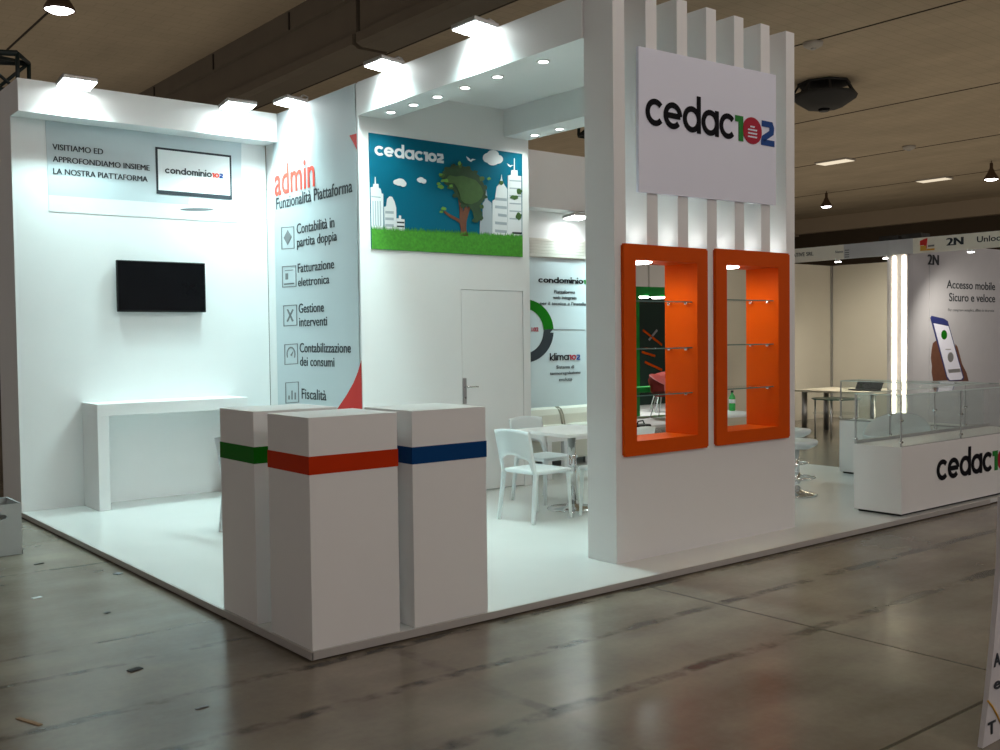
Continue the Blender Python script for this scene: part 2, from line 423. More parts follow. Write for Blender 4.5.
# ================================================================== HALL
HC = 8.0
FLOOR_Y = [(-0.05, .045, .95, .10, True), (-.62, .05, .95, .08, True), (.62, .035, .9, .10, True), (1.06, .025, .8, .08, True),
           (-1.30, .06, .9, .10, True), (3.1, .03, .8, .12, True), (-2.42, .013, 1, 0, False)]
FLOOR_X = [(2.40, .011, 1, 0, False), (8.9, .014, .9, 0, False), (11.1, .014, .9, 0, False), (.45, .05, .35, .12, True)]
bm = bm_new(); box(bm, -20, 47.5, -16, 45.5, -0.3, 0.0); struct('floor', bm, floor_material())
ceil_m = ceiling_material()
bm = bm_new(); box(bm, -20, 47.5, -16, 45.5, HC, HC+.3); struct('ceiling', bm, ceil_m)
JM = mat('ceiling_joint', (0.03, 0.022, 0.015), 0.9)
for i, X in enumerate((-10.5, -3.6, 3.3, 10.1, 17.0, 24.1, 31.0, 38.2)):
    bm = bm_new(); box(bm, X-.022, X+.022, -15.9, 45, HC-.012, HC+.01); struct('trim_%d' % (i+1), bm, JM)
bm = bm_new(); box(bm, 46.6, 47.5, -16, 45.5, 0, HC); struct('wall_right', bm, M['hallwall'])
bm = bm_new(); box(bm, -20.5, -20, -16, 2.5, 0, HC); struct('wall_left', bm, M['hallwall'])  # out of view; cut short to block only part of the ambient light
bm = bm_new(); box(bm, -20, 47.5, 45, 45.5, 0, HC)
for i in range(20): box(bm, 20+i*1.3, 20.5+i*1.3, 44.8, 45, 0, HC)
struct('wall_back', bm, M['hallgrey'])
# concrete girder: stepped section with a joint in its length
def girder(y0, y1):
    bm = bm_new()
    prof = [(6.95, HC), (6.95, 7.62), (7.02, 7.60), (7.02, 7.0), (6.93, 6.97), (6.93, 6.80), (7.05, 6.74), (7.62, 6.74), (7.75, 6.86), (7.75, HC)]
    prism(bm, [(x, y0, z) for x, z in prof], (0, y1-y0, 0)); return bm
GY = at('X', 7.0, 357, 20).y
struct('trim_20', girder(-15.9, GY-.07), M['concrete'])
struct('trim_21', girder(GY+.07, 45), M['concrete'])
bm = bm_new()
yy = GY+2.4
while yy < 34: box(bm, 6.925, 6.95, yy, yy+.04, 7.62, 7.95); yy += 3.6
struct('trim_22', bm, JM)
bm = bm_new(); box(bm, 40, 46.6, 29.6, 30.4, 7.1, HC); box(bm, 46.2, 46.6, -10, 34, 7.2, HC); struct('trim_23', bm, M['beam'])
# pendants
def pendant(loc, label, power):
    x, y, z = loc
    t = thing('pendant_lamp', label, 'lamp', (x, y, z), 'hall pendant lamps')
    b = bm_new(); lathe(b, (x, y, z), [(.045, .62), (.06, .60), (.06, .42), (.10, .34), (.13, .26), (.25, .06), (.26, 0), (.245, 0), (.12, .22), (.02, .25)]); obj('shade', b, M['bronze'], t)
    b = bm_new(); lathe(b, (x, y, z), [(.235, .03), (.235, .015), (.16, -.03), (.02, -.05)]); obj('lens', b, M['bulb'], t)
    if z+.62 < HC-.02:
        b = bm_new(); cyl(b, (x, y, z+.6), (x, y, HC), .015, n=8); obj('stem', b, M['bronze'], t)
    spot((x, y, z-.08), (x, y, 0), power, WARM, 165, .6, .22, 'pendant_and_fill_light')
    return t
PEND = [((2.9, 14.2, 7.4), 'pendant lamp with brown shade above the left end of the stand', 1.0),
        ((37.6, 21.9, 7.3), 'small pendant lamp just right of the white tower', 1.0),
        ((35.8, 13.7, 7.3), 'small pendant lamp near the right edge over the neighbouring stall', 1.0)]
for l, s, p in PEND: pendant(l, s, PENDANT_W*p)
for l, p in (((3.0, -9.0, 7.4), 1.2), ((11.5, -9.0, 7.4), .8), ((-6.5, -9.0, 7.4), 1.2), ((3.0, -1.5, 7.4), .3), ((12.0, -1.5, 7.4), .35), ((20.0, -9.0, 7.4), .8), ((-9.5, 4.0, 7.4), .35)):  # added unseen point lights without fixtures, filling in the hall light
    L_ = bpy.data.lights.new('pendant_and_fill_light', 'POINT'); L_.energy = PENDANT_W*p; L_.color = WARM; L_.shadow_soft_size = .24
    o_ = bpy.data.objects.new('pendant_and_fill_light', L_); COL.objects.link(o_); o_.location = (l[0], l[1], l[2]-.32)
# ceiling fittings
for px, lab, g in (((835, 162), 'bright strip light flush in the ceiling, nearer the white tower', 0), ((934, 180), 'bright strip light flush in the ceiling, nearer the right edge', 0)):
    c = at('Z', HC-.05, *px)
    t = thing('ceiling_light', lab, 'ceiling light', c)
    b = bm_new(); box(b, c.x-.32, c.x+.32, c.y-.66, c.y+.66, HC-.06, HC-.002); obj('housing', b, M['ceramic'], t)
    b = bm_new(); box(b, c.x-.28, c.x+.28, c.y-.62, c.y+.62, HC-.075, HC-.055); obj('diffuser', b, M['ceillamp'], t)
for px, lab in (((813, 47), 'round pale detector on the ceiling above the black projector cage'), ((909, 149), 'round pale detector on the ceiling between the two strip lights')):
    c = at('Z', HC-.1, *px)
    t = thing('smoke_detector', lab, 'detector', c)
    b = bm_new(); lathe(b, (c.x, c.y, HC-.13), [(.12, 0), (.20, .05), (.22, .125)]); obj('cover', b, M['ceramic'], t)
    b = bm_new(); lathe(b, (c.x, c.y, HC-.16), [(.05, 0), (.07, .035)]); obj('sensor', b, M['alu'], t)
# black projector cage
c = at('Z', HC-.38, 824, 98)
t = thing('ceiling_projector', 'black projector in a cage hanging below the ceiling right of the tower', 'projector', (c.x, c.y, 7.3))
b = bm_new()
lathe(b, (c.x, c.y, 7.34), [(.20, 0), (.45, .03), (.80, .26), (.84, .36), (.60, .40)], n=8); obj('housing', b, M['dark'], t)
for i in range(8):
    a = 2*PI*i/8; b = bm_new(); bar(b, (c.x+.80*math.cos(a), c.y+.80*math.sin(a), 7.66), (c.x+.62*math.cos(a), c.y+.62*math.sin(a), HC-.04), .05); obj('cage_bar', b, M['dark'], t)
b = bm_new(); lathe(b, (c.x, c.y, HC-.06), [(.66, 0), (.66, .055)], n=8); obj('mount_plate', b, M['dark'], t)
b = bm_new(); cyl(b, (c.x, c.y, 7.28), (c.x, c.y, 7.35), .12, .15); obj('lens', b, M['screen'], t)
# truss above the left end of the stand, and far trusses
def truss(name, label, p0, p1, s, r, seg):
    p0, p1 = Vector(p0), Vector(p1); d = (p1-p0); Ln = d.length; d.normalize()
    a = Vector((0, 0, 1)).cross(d); a = Vector((1, 0, 0)) if a.length < .01 else a.normalized(); b_ = d.cross(a)
    t = thing(name, label, 'truss', tuple(p0))
    C4 = [a*sx*s/2+b_*sy*s/2 for sx, sy in ((-1, -1), (1, -1), (1, 1), (-1, 1))]
    for q in C4:
        b = bm_new(); cyl(b, p0+q, p1+q, r, n=10); obj('chord', b, M['truss'], t)
    b = bm_new(); n = max(1, int(Ln/seg))
    for i in range(n+1):
        f0 = p0+d*Ln*i/n
        for j in range(4):
            cyl(b, f0+C4[j], f0+C4[(j+1) % 4], r*.7, n=8)
            if i < n:
                f1 = p0+d*Ln*(i+1)/n; k = (j+i) % 2
                cyl(b, f0+C4[j if k else (j+1) % 4], f1+C4[(j+1) % 4 if k else j], r*.6, n=8)
    obj('bracing', b, M['truss'], t)
    return t
tp = at('Y', 7.5, 23, 62)
truss('lighting_truss', 'dark green lighting truss end rising behind the left corner of the white wall', (tp.x, 7.5, tp.z-.16), (tp.x-3.6, 9.6, tp.z-.10), .40, .032, .42)
q = at('Z', 7.0, 575, 154)
t = truss('lighting_truss', 'dark truss glimpsed under the hall ceiling, left of the white tower', (q.x-2, q.y-2.5, 7.2), (q.x+4, q.y-3.5, 7.0), .5, .06, .6)
for f_ in (.12, .88):
    p_ = Vector((q.x-2, q.y-2.5, 7.2)).lerp(Vector((q.x+4, q.y-3.5, 7.0)), f_); b = bm_new(); cyl(b, (p_.x, p_.y, p_.z+.2), (p_.x, p_.y, HC), .02, n=8); obj('hanging_cable', b, M['truss'], t)
q = at('X', 14.0, 909, 238)
t = thing('speaker_cluster', 'black boxes lying behind the top of the neighbouring stall fascia', 'loudspeaker', (14.0, q.y, 3.05))
for dy in (-.30, .12):
    b = bm_new(); box(b, 13.85, 14.15, q.y+dy, q.y+dy+.36, 3.06, 3.30, .015); obj('cabinet', b, M['dark'], t)
    b = bm_new(); cyl(b, (14.0, q.y+dy+.18, .002), (14.0, q.y+dy+.18, 3.06), .02, n=10); obj('stand_pole', b, M['steel'], t)

# ================================================================== STAND PLATFORM
HP = 0.051; TOP = 3.99
t = thing('stand_platform', 'low glossy white platform carrying the whole exhibition stand', 'platform', (4, 2.8, 0))
b = bm_new(); box(b, 0.006, 8.15, 0.006, 6.25, .012, HP); obj('deck', b, M['deck'], t)
b = bm_new(); box(b, 0, 7.1, -.004, .006, .010, HP-.001); obj('edge_trim', b, M['trim'], t)
b = bm_new(); box(b, -.004, .006, -.004, 6.25, .010, HP-.001); obj('edge_trim', b, M['trim'], t)
b = bm_new(); box(b, .03, 8.12, .03, 6.2, .0005, .012); obj('base_batten', b, M['dark'], t)

# back wall behind the screen, with header box
WY = 5.58
t = thing('partition_wall', 'tall white wall carrying the black television', 'wall panel', (1.26, 5.9, HP))
b = bm_new(); box(b, .0, 2.525, WY, 6.25, HP+.001, TOP); obj('panel', b, M['wall'], t)
b = bm_new(); box(b, .0, 2.525, 5.297, WY-.001, 3.698, TOP); tag(obj('header_box', b, M['wall']), 'long white header box above the television wall, two floodlights over it', 'header')
# side wall with the list graphic
t = thing('partition_wall', 'white side wall behind the red and grey list graphic', 'wall panel', (2.6, 4.6, HP))
b = bm_new(); box(b, 2.530, 2.66, 3.70, WY-.003, HP, TOP); obj('panel', b, M['wall'], t)
# wall with door
DY = 3.6726
t = thing('partition_wall', 'white wall with a flush door under the tree poster', 'wall panel', (3.6, DY, HP))
b = bm_new()
dx0, dx1, dz1 = 3.695, 4.495, 2.10
box(b, 2.530, dx0-.006, DY, DY+.08, HP, TOP-.01); box(b, dx1+.006, 4.597, DY, DY+.08, HP, TOP-.01); box(b, dx0-.006, dx1+.006, DY, DY+.08, dz1+.006, TOP-.01)
obj('panel', b, M['wall'], t)
d = obj('door', box(bm_new(), dx0, dx1, DY+.003, DY+.045, HP+.012, dz1, .003), M['wall'], t)
hc = at('Y', DY, 464.6, 391)
b = bm_new(); box(b, hc.x-.022, hc.x+.022, DY-.009, DY+.002, hc.z-.13, hc.z+.13, .004); obj('handle_plate', b, M['steel'], d)
b = bm_new(); hz = at('Y', DY, 466, 387).z
tube(b, [(hc.x, DY-.005, hz), (hc.x, DY-.05, hz), (hc.x+.02, DY-.058, hz), (hc.x+.13, DY-.056, hz)], .009); obj('lever_handle', b, M['chrome'], d)
b = bm_new(); cyl(b, (hc.x, DY-.016, hc.z-.07), (hc.x, DY-.002, hc.z-.07), .012, n=16); obj('key_cylinder', b, M['chrome'], d)
# far back wall
t = thing('partition_wall', 'white back wall behind the beige sofas', 'wall panel', (6.3, 5.7, HP))
b = bm_new(); box(b, 4.60, 8.14, WY, WY+.1, HP+.001, TOP); obj('panel', b, M['wall'], t)
b = bm_new(); box(b, 4.60, 8.14, 5.30, WY-.001, 3.27, TOP+.0); tag(obj('header_box', b, M['wall']), 'tall white header box over the beige sofas', 'header')
t = thing('slatted_pelmet', 'cream slatted strip along the top of the blue grey panel', 'pelmet', (6.3, 5.5, 2.66))
b = bm_new()
for i in range(6): box(b, 4.64, 8.10, 5.546, 5.554, 2.675+i*.04, 2.675+i*.04+.036, .003)
obj('slats', b, M['slat'], t)
b = bm_new(); box(b, 4.62, 8.12, 5.555, 5.579, 2.665, 2.915); obj('backing_board', b, M['slat'], t)
# overhead beams and canopy
b1 = 3.688
t = thing('overhead_beam', 'white overhead beam with six downlights, left side of the meeting area', 'beam', (2.69, 2.2, b1))
b = bm_new(); box(b, 2.528, 2.858, .665, DY-.002, b1, TOP); obj('casing', b, M['wall'], t)
t = thing('overhead_beam', 'white overhead beam with downlights, right side of the meeting area', 'beam', (4.43, 2.2, b1))
b = bm_new(); box(b, 4.267, 4.597, .665, DY-.002, b1, TOP); obj('casing', b, M['wall'], t)
b = bm_new(); box(b, 2.858, 4.267, .665, DY-.002, 3.965, 3.989); tag(obj('canopy_panel', b, M['wall']), 'white canopy panel spanning the two overhead beams', 'ceiling panel')
def downlight(x, y, label, power=DOWN_W):
    t = thing('downlight', label, 'downlight', (x, y, b1-.012), 'recessed downlights under the beams')
    b = bm_new(); lathe(b, (x, y, b1-.010), [(.036, .004), (.046, 0), (.052, .010), (.040, .0105)]); obj('bezel', b, M['white'], t)
    b = bm_new(); lathe(b, (x, y, b1-.006), [(.036, 0), (.036, .004)]); obj('lens', b, M['downled'], t)
    spot((x, y, b1-.02), (x, y, 0), power, (.84, 1, .92), 150, .8, .035, 'downlight_lamp')
DL = [3.376, 3.009, 2.642, 2.248, 1.818, 1.268]
ords = ['farthest', 'second', 'third', 'fourth', 'fifth', 'nearest']
for i, y in enumerate(DL): downlight(2.702, y, 'round recessed downlight in the left beam, %s counting from the tree poster' % ords[i] if 0 < i < 5 else 'round recessed downlight in the left beam, %s to the tree poster' % ('nearest' if i == 0 else 'farthest'))
for i, y in enumerate((3.41, 3.03)): downlight(4.46, y, 'round recessed downlight in the right beam, %s the tower' % ('farther from' if i == 0 else 'nearer to'))

# ================================================================== TOWER
TX0, TX1, TY0, TY1, TH = 2.544, 4.588, .38, .6626, 4.016
NX = ((2.704, 3.380), (3.684, 4.352)); NZ = (.870, 2.160); SL = 2.225
t = thing('display_tower', 'white slatted tower standing at the front edge of the stand', 'tower', (3.57, .52, HP))
b = bm_new()
box(b, TX0, TX1, TY0, TY1, HP, NZ[0]); box(b, TX0, TX1, TY0, TY1, NZ[1], SL)
for x0, x1 in ((TX0, NX[0][0]), (NX[0][1], NX[1][0]), (NX[1][1], TX1)): box(b, x0, x1, TY0, TY1, NZ[0], NZ[1])
obj('base_block', b, M['white'], t)
FW = .111; FP = (TX1-TX0-FW)/6
for i in range(7):
    b = bm_new(); box(b, TX0+i*FP, TX0+i*FP+FW, TY0, TY1, SL, TH); obj('fin', b, M['white'], t)
for k in range(6):
    x = TX0+FW+FP*k+(FP-FW)/2
    u = thing('uplight', 'small black uplight on the tower ledge, between fins %s' % ('above the left niche' if k < 3 else 'above the right niche'), 'spotlight', (x, .52, SL), 'uplights on the tower ledge')
    b = bm_new(); box(b, x-.05, x+.05, .44, .54, SL+.001, SL+.03, .006); obj('housing', b, M['black'], u)
    b = bm_new(); box(b, x-.04, x+.04, .45, .53, SL+.03, SL+.034); obj('lens', b, M['downled'], u)
    spot((x, .49, SL+.05), (x, .50, 4), .12, (.93, 1, .90), 150, .8, .04, 'uplight_lamp')
FR = ((2.604, 3.482, .787, 2.249), (3.576, 4.482, .790, 2.258))
def niche(k):
    ox0, ox1, oz0, oz1 = FR[k]; x0, x1 = NX[k]; z0, z1 = NZ; e = .018
    t = thing('display_niche', ('left' if k == 0 else 'right')+(' orange framed see-through niche with glass shelves, beside the meeting table' if k == 0 else ' orange framed see-through niche with glass shelves, nearer the display counter'), 'display niche', ((x0+x1)/2, .5, z0), 'orange niches in the tower')
    b = bm_new(); y0, y1 = TY0-.028, TY0-.0005
    outer = [(ox0, oz0), (ox1, oz0), (ox1, oz1), (ox0, oz1)]; inner = [(x0+e, z0+e), (x1-e, z0+e), (x1-e, z1-e), (x0+e, z1-e)]
    O = [[b.verts.new((x, y, z)) for x, z in outer] for y in (y0, y1)]; I = [[b.verts.new((x, y, z)) for x, z in inner] for y in (y0, y1)]
    for i in range(4):
        j = (i+1) % 4
        b.faces.new((O[0][i], O[0][j], I[0][j], I[0][i])); b.faces.new((O[1][i], I[1][i], I[1][j], O[1][j]))
        b.faces.new((O[0][i], O[1][i], O[1][j], O[0][j])); b.faces.new((I[0][i], I[0][j], I[1][j], I[1][i]))
    bmesh.ops.recalc_face_normals(b, faces=b.faces)
    bmesh.ops.bevel(b, geom=[ed for ed in b.edges if abs(ed.verts[0].co.y-ed.verts[1].co.y) > .01 and ed.verts[0].co.x in (O[0][0].co.x, O[0][1].co.x)], offset=.012, segments=3, affect='EDGES')
    obj('frame', b, M['orange'], t)
    b = bm_new(); yb = TY1+.002
    box(b, x0+.001, x0+e, TY0, yb, z0+.001, z1-.001); box(b, x1-e, x1-.001, TY0, yb, z0+.001, z1-.001)
    obj('side_lining', b, M['orange'], t)
    b = bm_new(); box(b, x0+e, x1-e, TY0, yb, z0+.001, z0+e); obj('bottom_lining', b, M['orange'], t)
    b = bm_new(); box(b, x0+e, x1-e, TY0, yb, z1-e, z1-.001); obj('top_lining', b, M['orange'], t)
    for px in (((636, 301), (636.2, 349), (636.6, 396)), ((725, 299.8), (726, 345), (727, 389.3)))[k]:
        z = at('Y', TY0+.03, *px).z
        b = bm_new(); box(b, x0+e+.002, x1-e-.002, TY0+.02, TY1-.015, z-.004, z+.004); s = obj('shelf', b, M['glass'], t)
        b = bm_new(); box(b, x0+e+.002, x1-e-.002, TY0+.0165, TY0+.02, z-.0042, z+.0042); obj('shelf_edge', b, M['glassedge'], s)
        for yy in (TY0+.06, TY1-.06):
            for xa in (x1-e-.03, x0+e):
                b = bm_new(); box(b, xa, xa+.03, yy-.012, yy+.012, z-.018, z-.004, .003); obj('shelf_clip', b, M['chrome'], s)
    lx = x0+.12; ly = .52
    b = bm_new(); lathe(b, (x0+.20, ly, z1-e-.012), [(.095, 0), (.11, .004), (.112, .0115)]); obj('lamp', b, M['downled'], t)
    spot((x0+.24, ly, z1-e-.03), (x0+.42, ly, z0), 9.5, (.95, 1, .6), 164, .8, .05, 'niche_lamp')
niche(0); niche(1)
# hanging sign
sx0, sx1, sz0, sz1 = 2.765, 4.317, 2.615, 3.64
sp = [at('Y', TY0-.025, *q) for q in ((638.5, 46), (638.8, 191.8), (776, 205.2), (776, 75))]
t = thing('sign_board', 'square white sign with black, green, red and blue lettering on the tower fins', 'sign', (3.5, TY0-.02, 2.6))
b = bm_new(); prism(b, sp, (0, .024, 0)); obj('board', b, M['matt'], t)
logo(t, 'Y', TY0-.0255, 'cedac', (645.5, 128.4), (774, 143.6), 101.0, [M['logoblack'], M['green'], M['crimson'], M['blue']], w=.21, gap=.05, disc=M['matt'], dscale=1.16)

# ================================================================== COUNTERS (front corner)
def podium(x0, x1, y0, y1, sm, label):
    t = thing('podium_counter', label, 'counter', ((x0+x1)/2, (y0+y1)/2, HP), 'striped podium counters')
    z1 = HP+1.176; zs1, zs0 = z1-.195, z1-.287
    b = bm_new(); box(b, x0, x1, y0, y1, HP+.001, z1, .002, 1); o = obj('body', b, M['white'], t)
    b = bm_new(); e = .0025
    outer = [(x0-e, y0-e), (x1+e, y0-e), (x1+e, y1+e), (x0-e, y1+e)]; inner = [(x0-.0002, y0-.0002), (x1+.0002, y0-.0002), (x1+.0002, y1+.0002), (x0-.0002, y1+.0002)]
    for i in range(4):
        j = (i+1) % 4
        prism(b, [(*outer[i], zs0), (*outer[j], zs0), (*inner[j], zs0), (*inner[i], zs0)], (0, 0, zs1-zs0))
    obj('stripe', b, sm, t)
podium(.010, .534, .010, .466, M['stripe_orange'], 'white corner podium with an orange stripe, foremost of the three')
podium(.012, .534, .643, 1.086, M['stripe_green'], 'white podium with a green stripe on the left platform edge')
podium(.629, 1.132, .012, .50, M['stripe_blue'], 'white podium with a blue stripe right of the orange striped one')

# ================================================================== TV CORNER
t = thing('wall_desk', 'white waterfall desk against the wall below the television', 'desk', (1.3, 5.3, HP))
dzt = at('Y', 5.14, 111, 403).z
zt = 1.045
b = bm_new(); box(b, .565, 2.06, 5.13, WY-.002, zt-.115, zt, .003); obj('top', b, M['white'], t)
b = bm_new(); box(b, .565, .668, 5.13, WY-.002, HP+.001, zt-.115, .003); obj('side_panel', b, M['white'], t)
b = bm_new(); box(b, 1.957, 2.06, 5.13, WY-.002, HP+.001, zt-.115, .003); obj('side_panel', b, M['white'], t)
tv = [at('Y', WY-.05, *q) for q in ((116.5, 260.8), (117.2, 311.5), (206.5, 312.3), (205, 263.2))]
tx0, tx1, tz0, tz1 = .905, 1.80, 1.915, 2.418
t = thing('television', 'black flat television mounted on the white wall above the desk', 'television', (1.35, WY-.04, tz0))
b = bm_new(); box(b, tx0, tx1, WY-.065, WY-.03, tz0, tz1, .006); obj('casing', b, M['black'], t)
b = bm_new(); box(b, tx0+.012, tx1-.012, WY-.0665, WY-.065, tz0+.018, tz1-.012); obj('screen', b, M['screen'], t)
b = bm_new(); box(b, 1.15, 1.55, WY-.03, WY-.001, 2.05, 2.3); obj('wall_bracket', b, M['black'], t)
# header banner
P = WY
t = thing('wall_graphic', 'long pale banner with a monitor picture under the header box', 'banner', (1.3, P, 2.85))
bp_ = [at('Y', P, *q) for q in ((45, 120.5), (241.2, 142), (240.8, 208.5), (48.5, 195))]
b = bm_new(); prism(b, [p+Vector((0, -.0005, 0)) for p in bp_], (0, -.004, 0)); obj('backing', b, M['banner'], t)
b = bm_new(); polypx(b, 'Y', P, [(48.5, 195), (240.8, 208.5), (240.3, 222.8), (48.8, 211.3)], .004, .0005); obj('lower_band', b, M['bannerlow'], t)
K = P-.005
text(t, 'Y', K, 'VISITIAMO ED', (52.5, 149.7), (103, 154.3), 144, M['ink'], .012)
text(t, 'Y', K, 'APPROFONDIAMO INSIEME', (52.8, 161.8), (149.5, 170.5), 156.2, M['ink'], .012)
text(t, 'Y', K, 'LA NOSTRA PIATTAFORMA', (53.3, 173.8), (147.5, 181.8), 168.2, M['ink'], .012)
b = bm_new(); polypx(b, 'Y', K, [(155.2, 146.8), (231, 155.5), (232, 199.8), (156.6, 193.6)], .004); mo = obj('monitor_picture', b, M['ink'], t)
b = bm_new(); polypx(b, 'Y', K, [(157.4, 149.2), (229.2, 157.4), (229.9, 195.6), (158.4, 190)], .002, .004); obj('picture_screen', b, M['bannerlow'], mo)
b = bm_new(); polypx(b, 'Y', K, [(189, 197.5), (202, 198.5), (202.6, 205.3), (188.6, 204.3)], .002); obj('picture_foot', b, M['bannerlow'], mo)
b = bm_new(); polypx(b, 'Y', K, blob(197, 209.4, 17, 1.5), .002); obj('picture_shadow', b, M['grey_ink'], mo)
logo(t, 'Y', K-.006, 'condominio', (165, 173), (223, 178.6), 168.2, [M['ink'], M['coral'], M['coral'], M['blue']], w=.24, gap=.10)

# ================================================================== LIST GRAPHIC (faces -X)
P = 2.530
t = thing('wall_graphic', 'tall list graphic with red heading and icons on the side wall', 'wall graphic', (P, 4.5, 1.0))
b = bm_new()
box(b, P-.004, P-.0005, 3.712, 5.40, HP+.02, TOP-.004); obj('backing', b, M['banner'], t)
K = P-.005
text(t, 'X', K, 'admin', (275, 194.5), (315, 187), 166, M['coral'], .012)
text(t, 'X', K, 'Funzionalità Piattaforma', (276.5, 208.5), (352.5, 193), 197.2, M['ink'], .008)
rows = [(('Contabilità in', 297, 232.8, 334.5, 228.2, 222.8), ('partita doppia', 297.2, 246.0, 337, 241.3, 236.8), (281.2, 226.3, 294.2, 249.5)),
        (('Fatturazione', 298, 272.5, 334.3, 268.6, 263.5), ('elettronica', 298.3, 286, 329.5, 283.8, 277.5), (282, 265.3, 296.2, 287.6)),
        (('Gestione', 299, 313, 324, 311.6, 303.8), ('interventi', 299.5, 326.5, 327.3, 325.4, 317.5), (283.3, 304.5, 297, 326.5)),
        (('Contabilizzazione', 300, 353, 351, 352.0, 343.8), ('dei consumi', 300.3, 366.2, 334.5, 366.2, 357.2), (284.3, 343.4, 297.8, 365)),
        (('Fiscalità', 302, 399.5, 326.5, 399.5, 389.5), None, (285.3, 381.5, 298.8, 403.5))]
for k, (l1, l2, (x0, y0, x1, y1)) in enumerate(rows):
    for l in (l1, l2):
        if l: text(t, 'X', K, l[0], (l[1], l[2]), (l[3], l[4]), l[5], M['ink'], .004)
    b = bm_new(); s = -.10*(x1-x0) if k < 3 else 0
    cA = [(x0, y0+1), (x1, y0), (x1+.4, y1-1), (x0+.3, y1)]
    def lerp(i, j, f): return (cA[i][0]+(cA[j][0]-cA[i][0])*f, cA[i][1]+(cA[j][1]-cA[i][1])*f)
    for i in range(4):
        a_, b_ = cA[i], cA[(i+1) % 4]
        n_ = Vector((b_[1]-a_[1], a_[0]-b_[0])); n_ = n_.normalized()*.8
        mid = Vector(((x0+x1)/2, (y0+y1)/2))
        if (mid-Vector(a_)).dot(n_) < 0: n_ = -n_
        polypx(b, 'X', K, [a_, b_, (b_[0]+n_.x, b_[1]+n_.y), (a_[0]+n_.x, a_[1]+n_.y)], .002)
    cx, cy = (x0+x1)/2, (y0+y1)/2
    if k == 0:
        polypx(b, 'X', K, [(cx, cy-8), (cx+4, cy-1), (cx, cy+7), (cx-4, cy)], .002)
    elif k == 1:
        polypx(b, 'X', K, [(x0+3, y0+5), (x1-3, y0+4.3), (x1-3, y0+5), (x0+3, y0+5.8)], .002)
        polypx(b, 'X', K, [(x0+3.5, cy-3), (cx-1, cy-3.2), (cx-1, cy+3), (x0+3.5, cy+3.2)], .002)
        polypx(b, 'X', K, [(x0+2, y1-4), (x1-2, y1-5), (x1-2, y1-3.5), (x0+2, y1-2.6)], .002)
    elif k == 2:
        polypx(b, 'X', K, [(cx-3.4, cy-6), (cx-2, cy-6.4), (cx+3.6, cy+5.4), (cx+2, cy+6.2)], .002)
        polypx(b, 'X', K, [(cx+2.2, cy-6.4), (cx+3.6, cy-5.8), (cx-2.2, cy+6.4), (cx-3.6, cy+5.8)], .002)
    elif k == 3:
        for a0 in range(-30, 210, 15):
            r0, r1 = 5.2, 4.1
            pts = [(cx+r*math.cos(math.radians(a))*.85, cy-r*1.45*math.sin(math.radians(a))) for r, a in ((r0, a0), (r0, a0+15), (r1, a0+15), (r1, a0))]
            polypx(b, 'X', K, pts, .002)
        polypx(b, 'X', K, [(cx-.8, cy+1), (cx+2.4, cy-3.5), (cx+.8, cy+2)], .002)
    else:
        for dx, h in ((-3.6, 4), (-.6, 9), (2.6, 7)): polypx(b, 'X', K, [(cx+dx, cy+7-h), (cx+dx+1.3, cy+7-h), (cx+dx+1.3, cy+7), (cx+dx, cy+7)], .002)
    obj('icon', b, M['grey_ink'], t)
b = bm_new(); polypx(b, 'X', K, [(349.5, 135.5), (356.6, 133.5), (356.9, 149.5)], .002); obj('red_wedge', b, M['red'], t)
cur = [(361.3, 360.5), (358, 372), (353.5, 383), (347, 394.5), (338, 408), (330, 417), (320, 426), (362.3, 426)]
b = bm_new(); polypx(b, 'X', K, cur, .002); obj('red_wedge', b, M['red'], t)

# ================================================================== TREE POSTER
P = DY-.0005
t = thing('wall_graphic', 'teal poster of a leafy tree and paper city above green grass', 'poster', (3.57, DY, 2.46))
def pp(name, pts, m, lift, th=.003, par=None):
    b = bm_new(); polypx(b, 'Y', P, pts, th, lift); return obj(name, b, m, par or t)
pp('backing', [(368.3, 132.6), (521.8, 154), (521.8, 257.2), (371, 249)], M['sky'], 0, .008)
rr = random.Random(3)
edge = []
x = 370.6
while x < 521.6: edge += [(x, 229.5+ (x-370)*.045+rr.uniform(-.4, 1.6)), (x+.55, 225.8+(x-370)*.06+rr.uniform(-1.4, 1.2))]; x += 1.15
pp('grass_strip', edge+[(521.7, 236), (521.8, 257.2), (371, 249)], M['grass'], .013, .003)
# paper city left
pp('paper_building', [(371, 229), (370, 187.5), (372.5, 187), (372.7, 184), (374, 184), (374.2, 177), (374.9, 177), (375.2, 183.8), (377.8, 184.2), (378, 188), (380, 189), (381, 193.5), (382.6, 194), (382.8, 230)], M['paper'], .009)
for i in range(4): pp('window_strip', [(371.7+i*2.4, 201), (372.8+i*2.4, 201.2), (373.3+i*2.4, 226), (372.2+i*2.4, 226)], M['paper2'], .012, .001)
pp('window_strip', [(370.6, 196), (380, 197), (380, 198.2), (370.6, 197.2)], M['paper2'], .012, .001)
pp('paper_building', [(384, 230), (383.5, 207), (385.5, 206.5), (386.5, 199), (389, 196.5), (391.5, 197), (394, 202), (395.5, 208), (396, 231)], M['paper'], .009)
for r_ in range(3): pp('window_strip', [(384.6, 211+r_*6.5), (393, 211.4+r_*6.5), (393, 214+r_*6.5), (384.6, 213.6+r_*6.5)], M['paper2'], .012, .001)
pp('paper_building', [(396, 231), (396, 218.5), (398.3, 218.5), (398.4, 215.6), (400.4, 215.8), (400.5, 219), (403.8, 219.6), (404, 231)], M['paper'], .009)
for r_ in range(2): pp('window_strip', [(396.2, 221.6+r_*4), (403.6, 222+r_*4), (403.6, 223.6+r_*4), (396.2, 223.2+r_*4)], M['ink'], .012, .001)
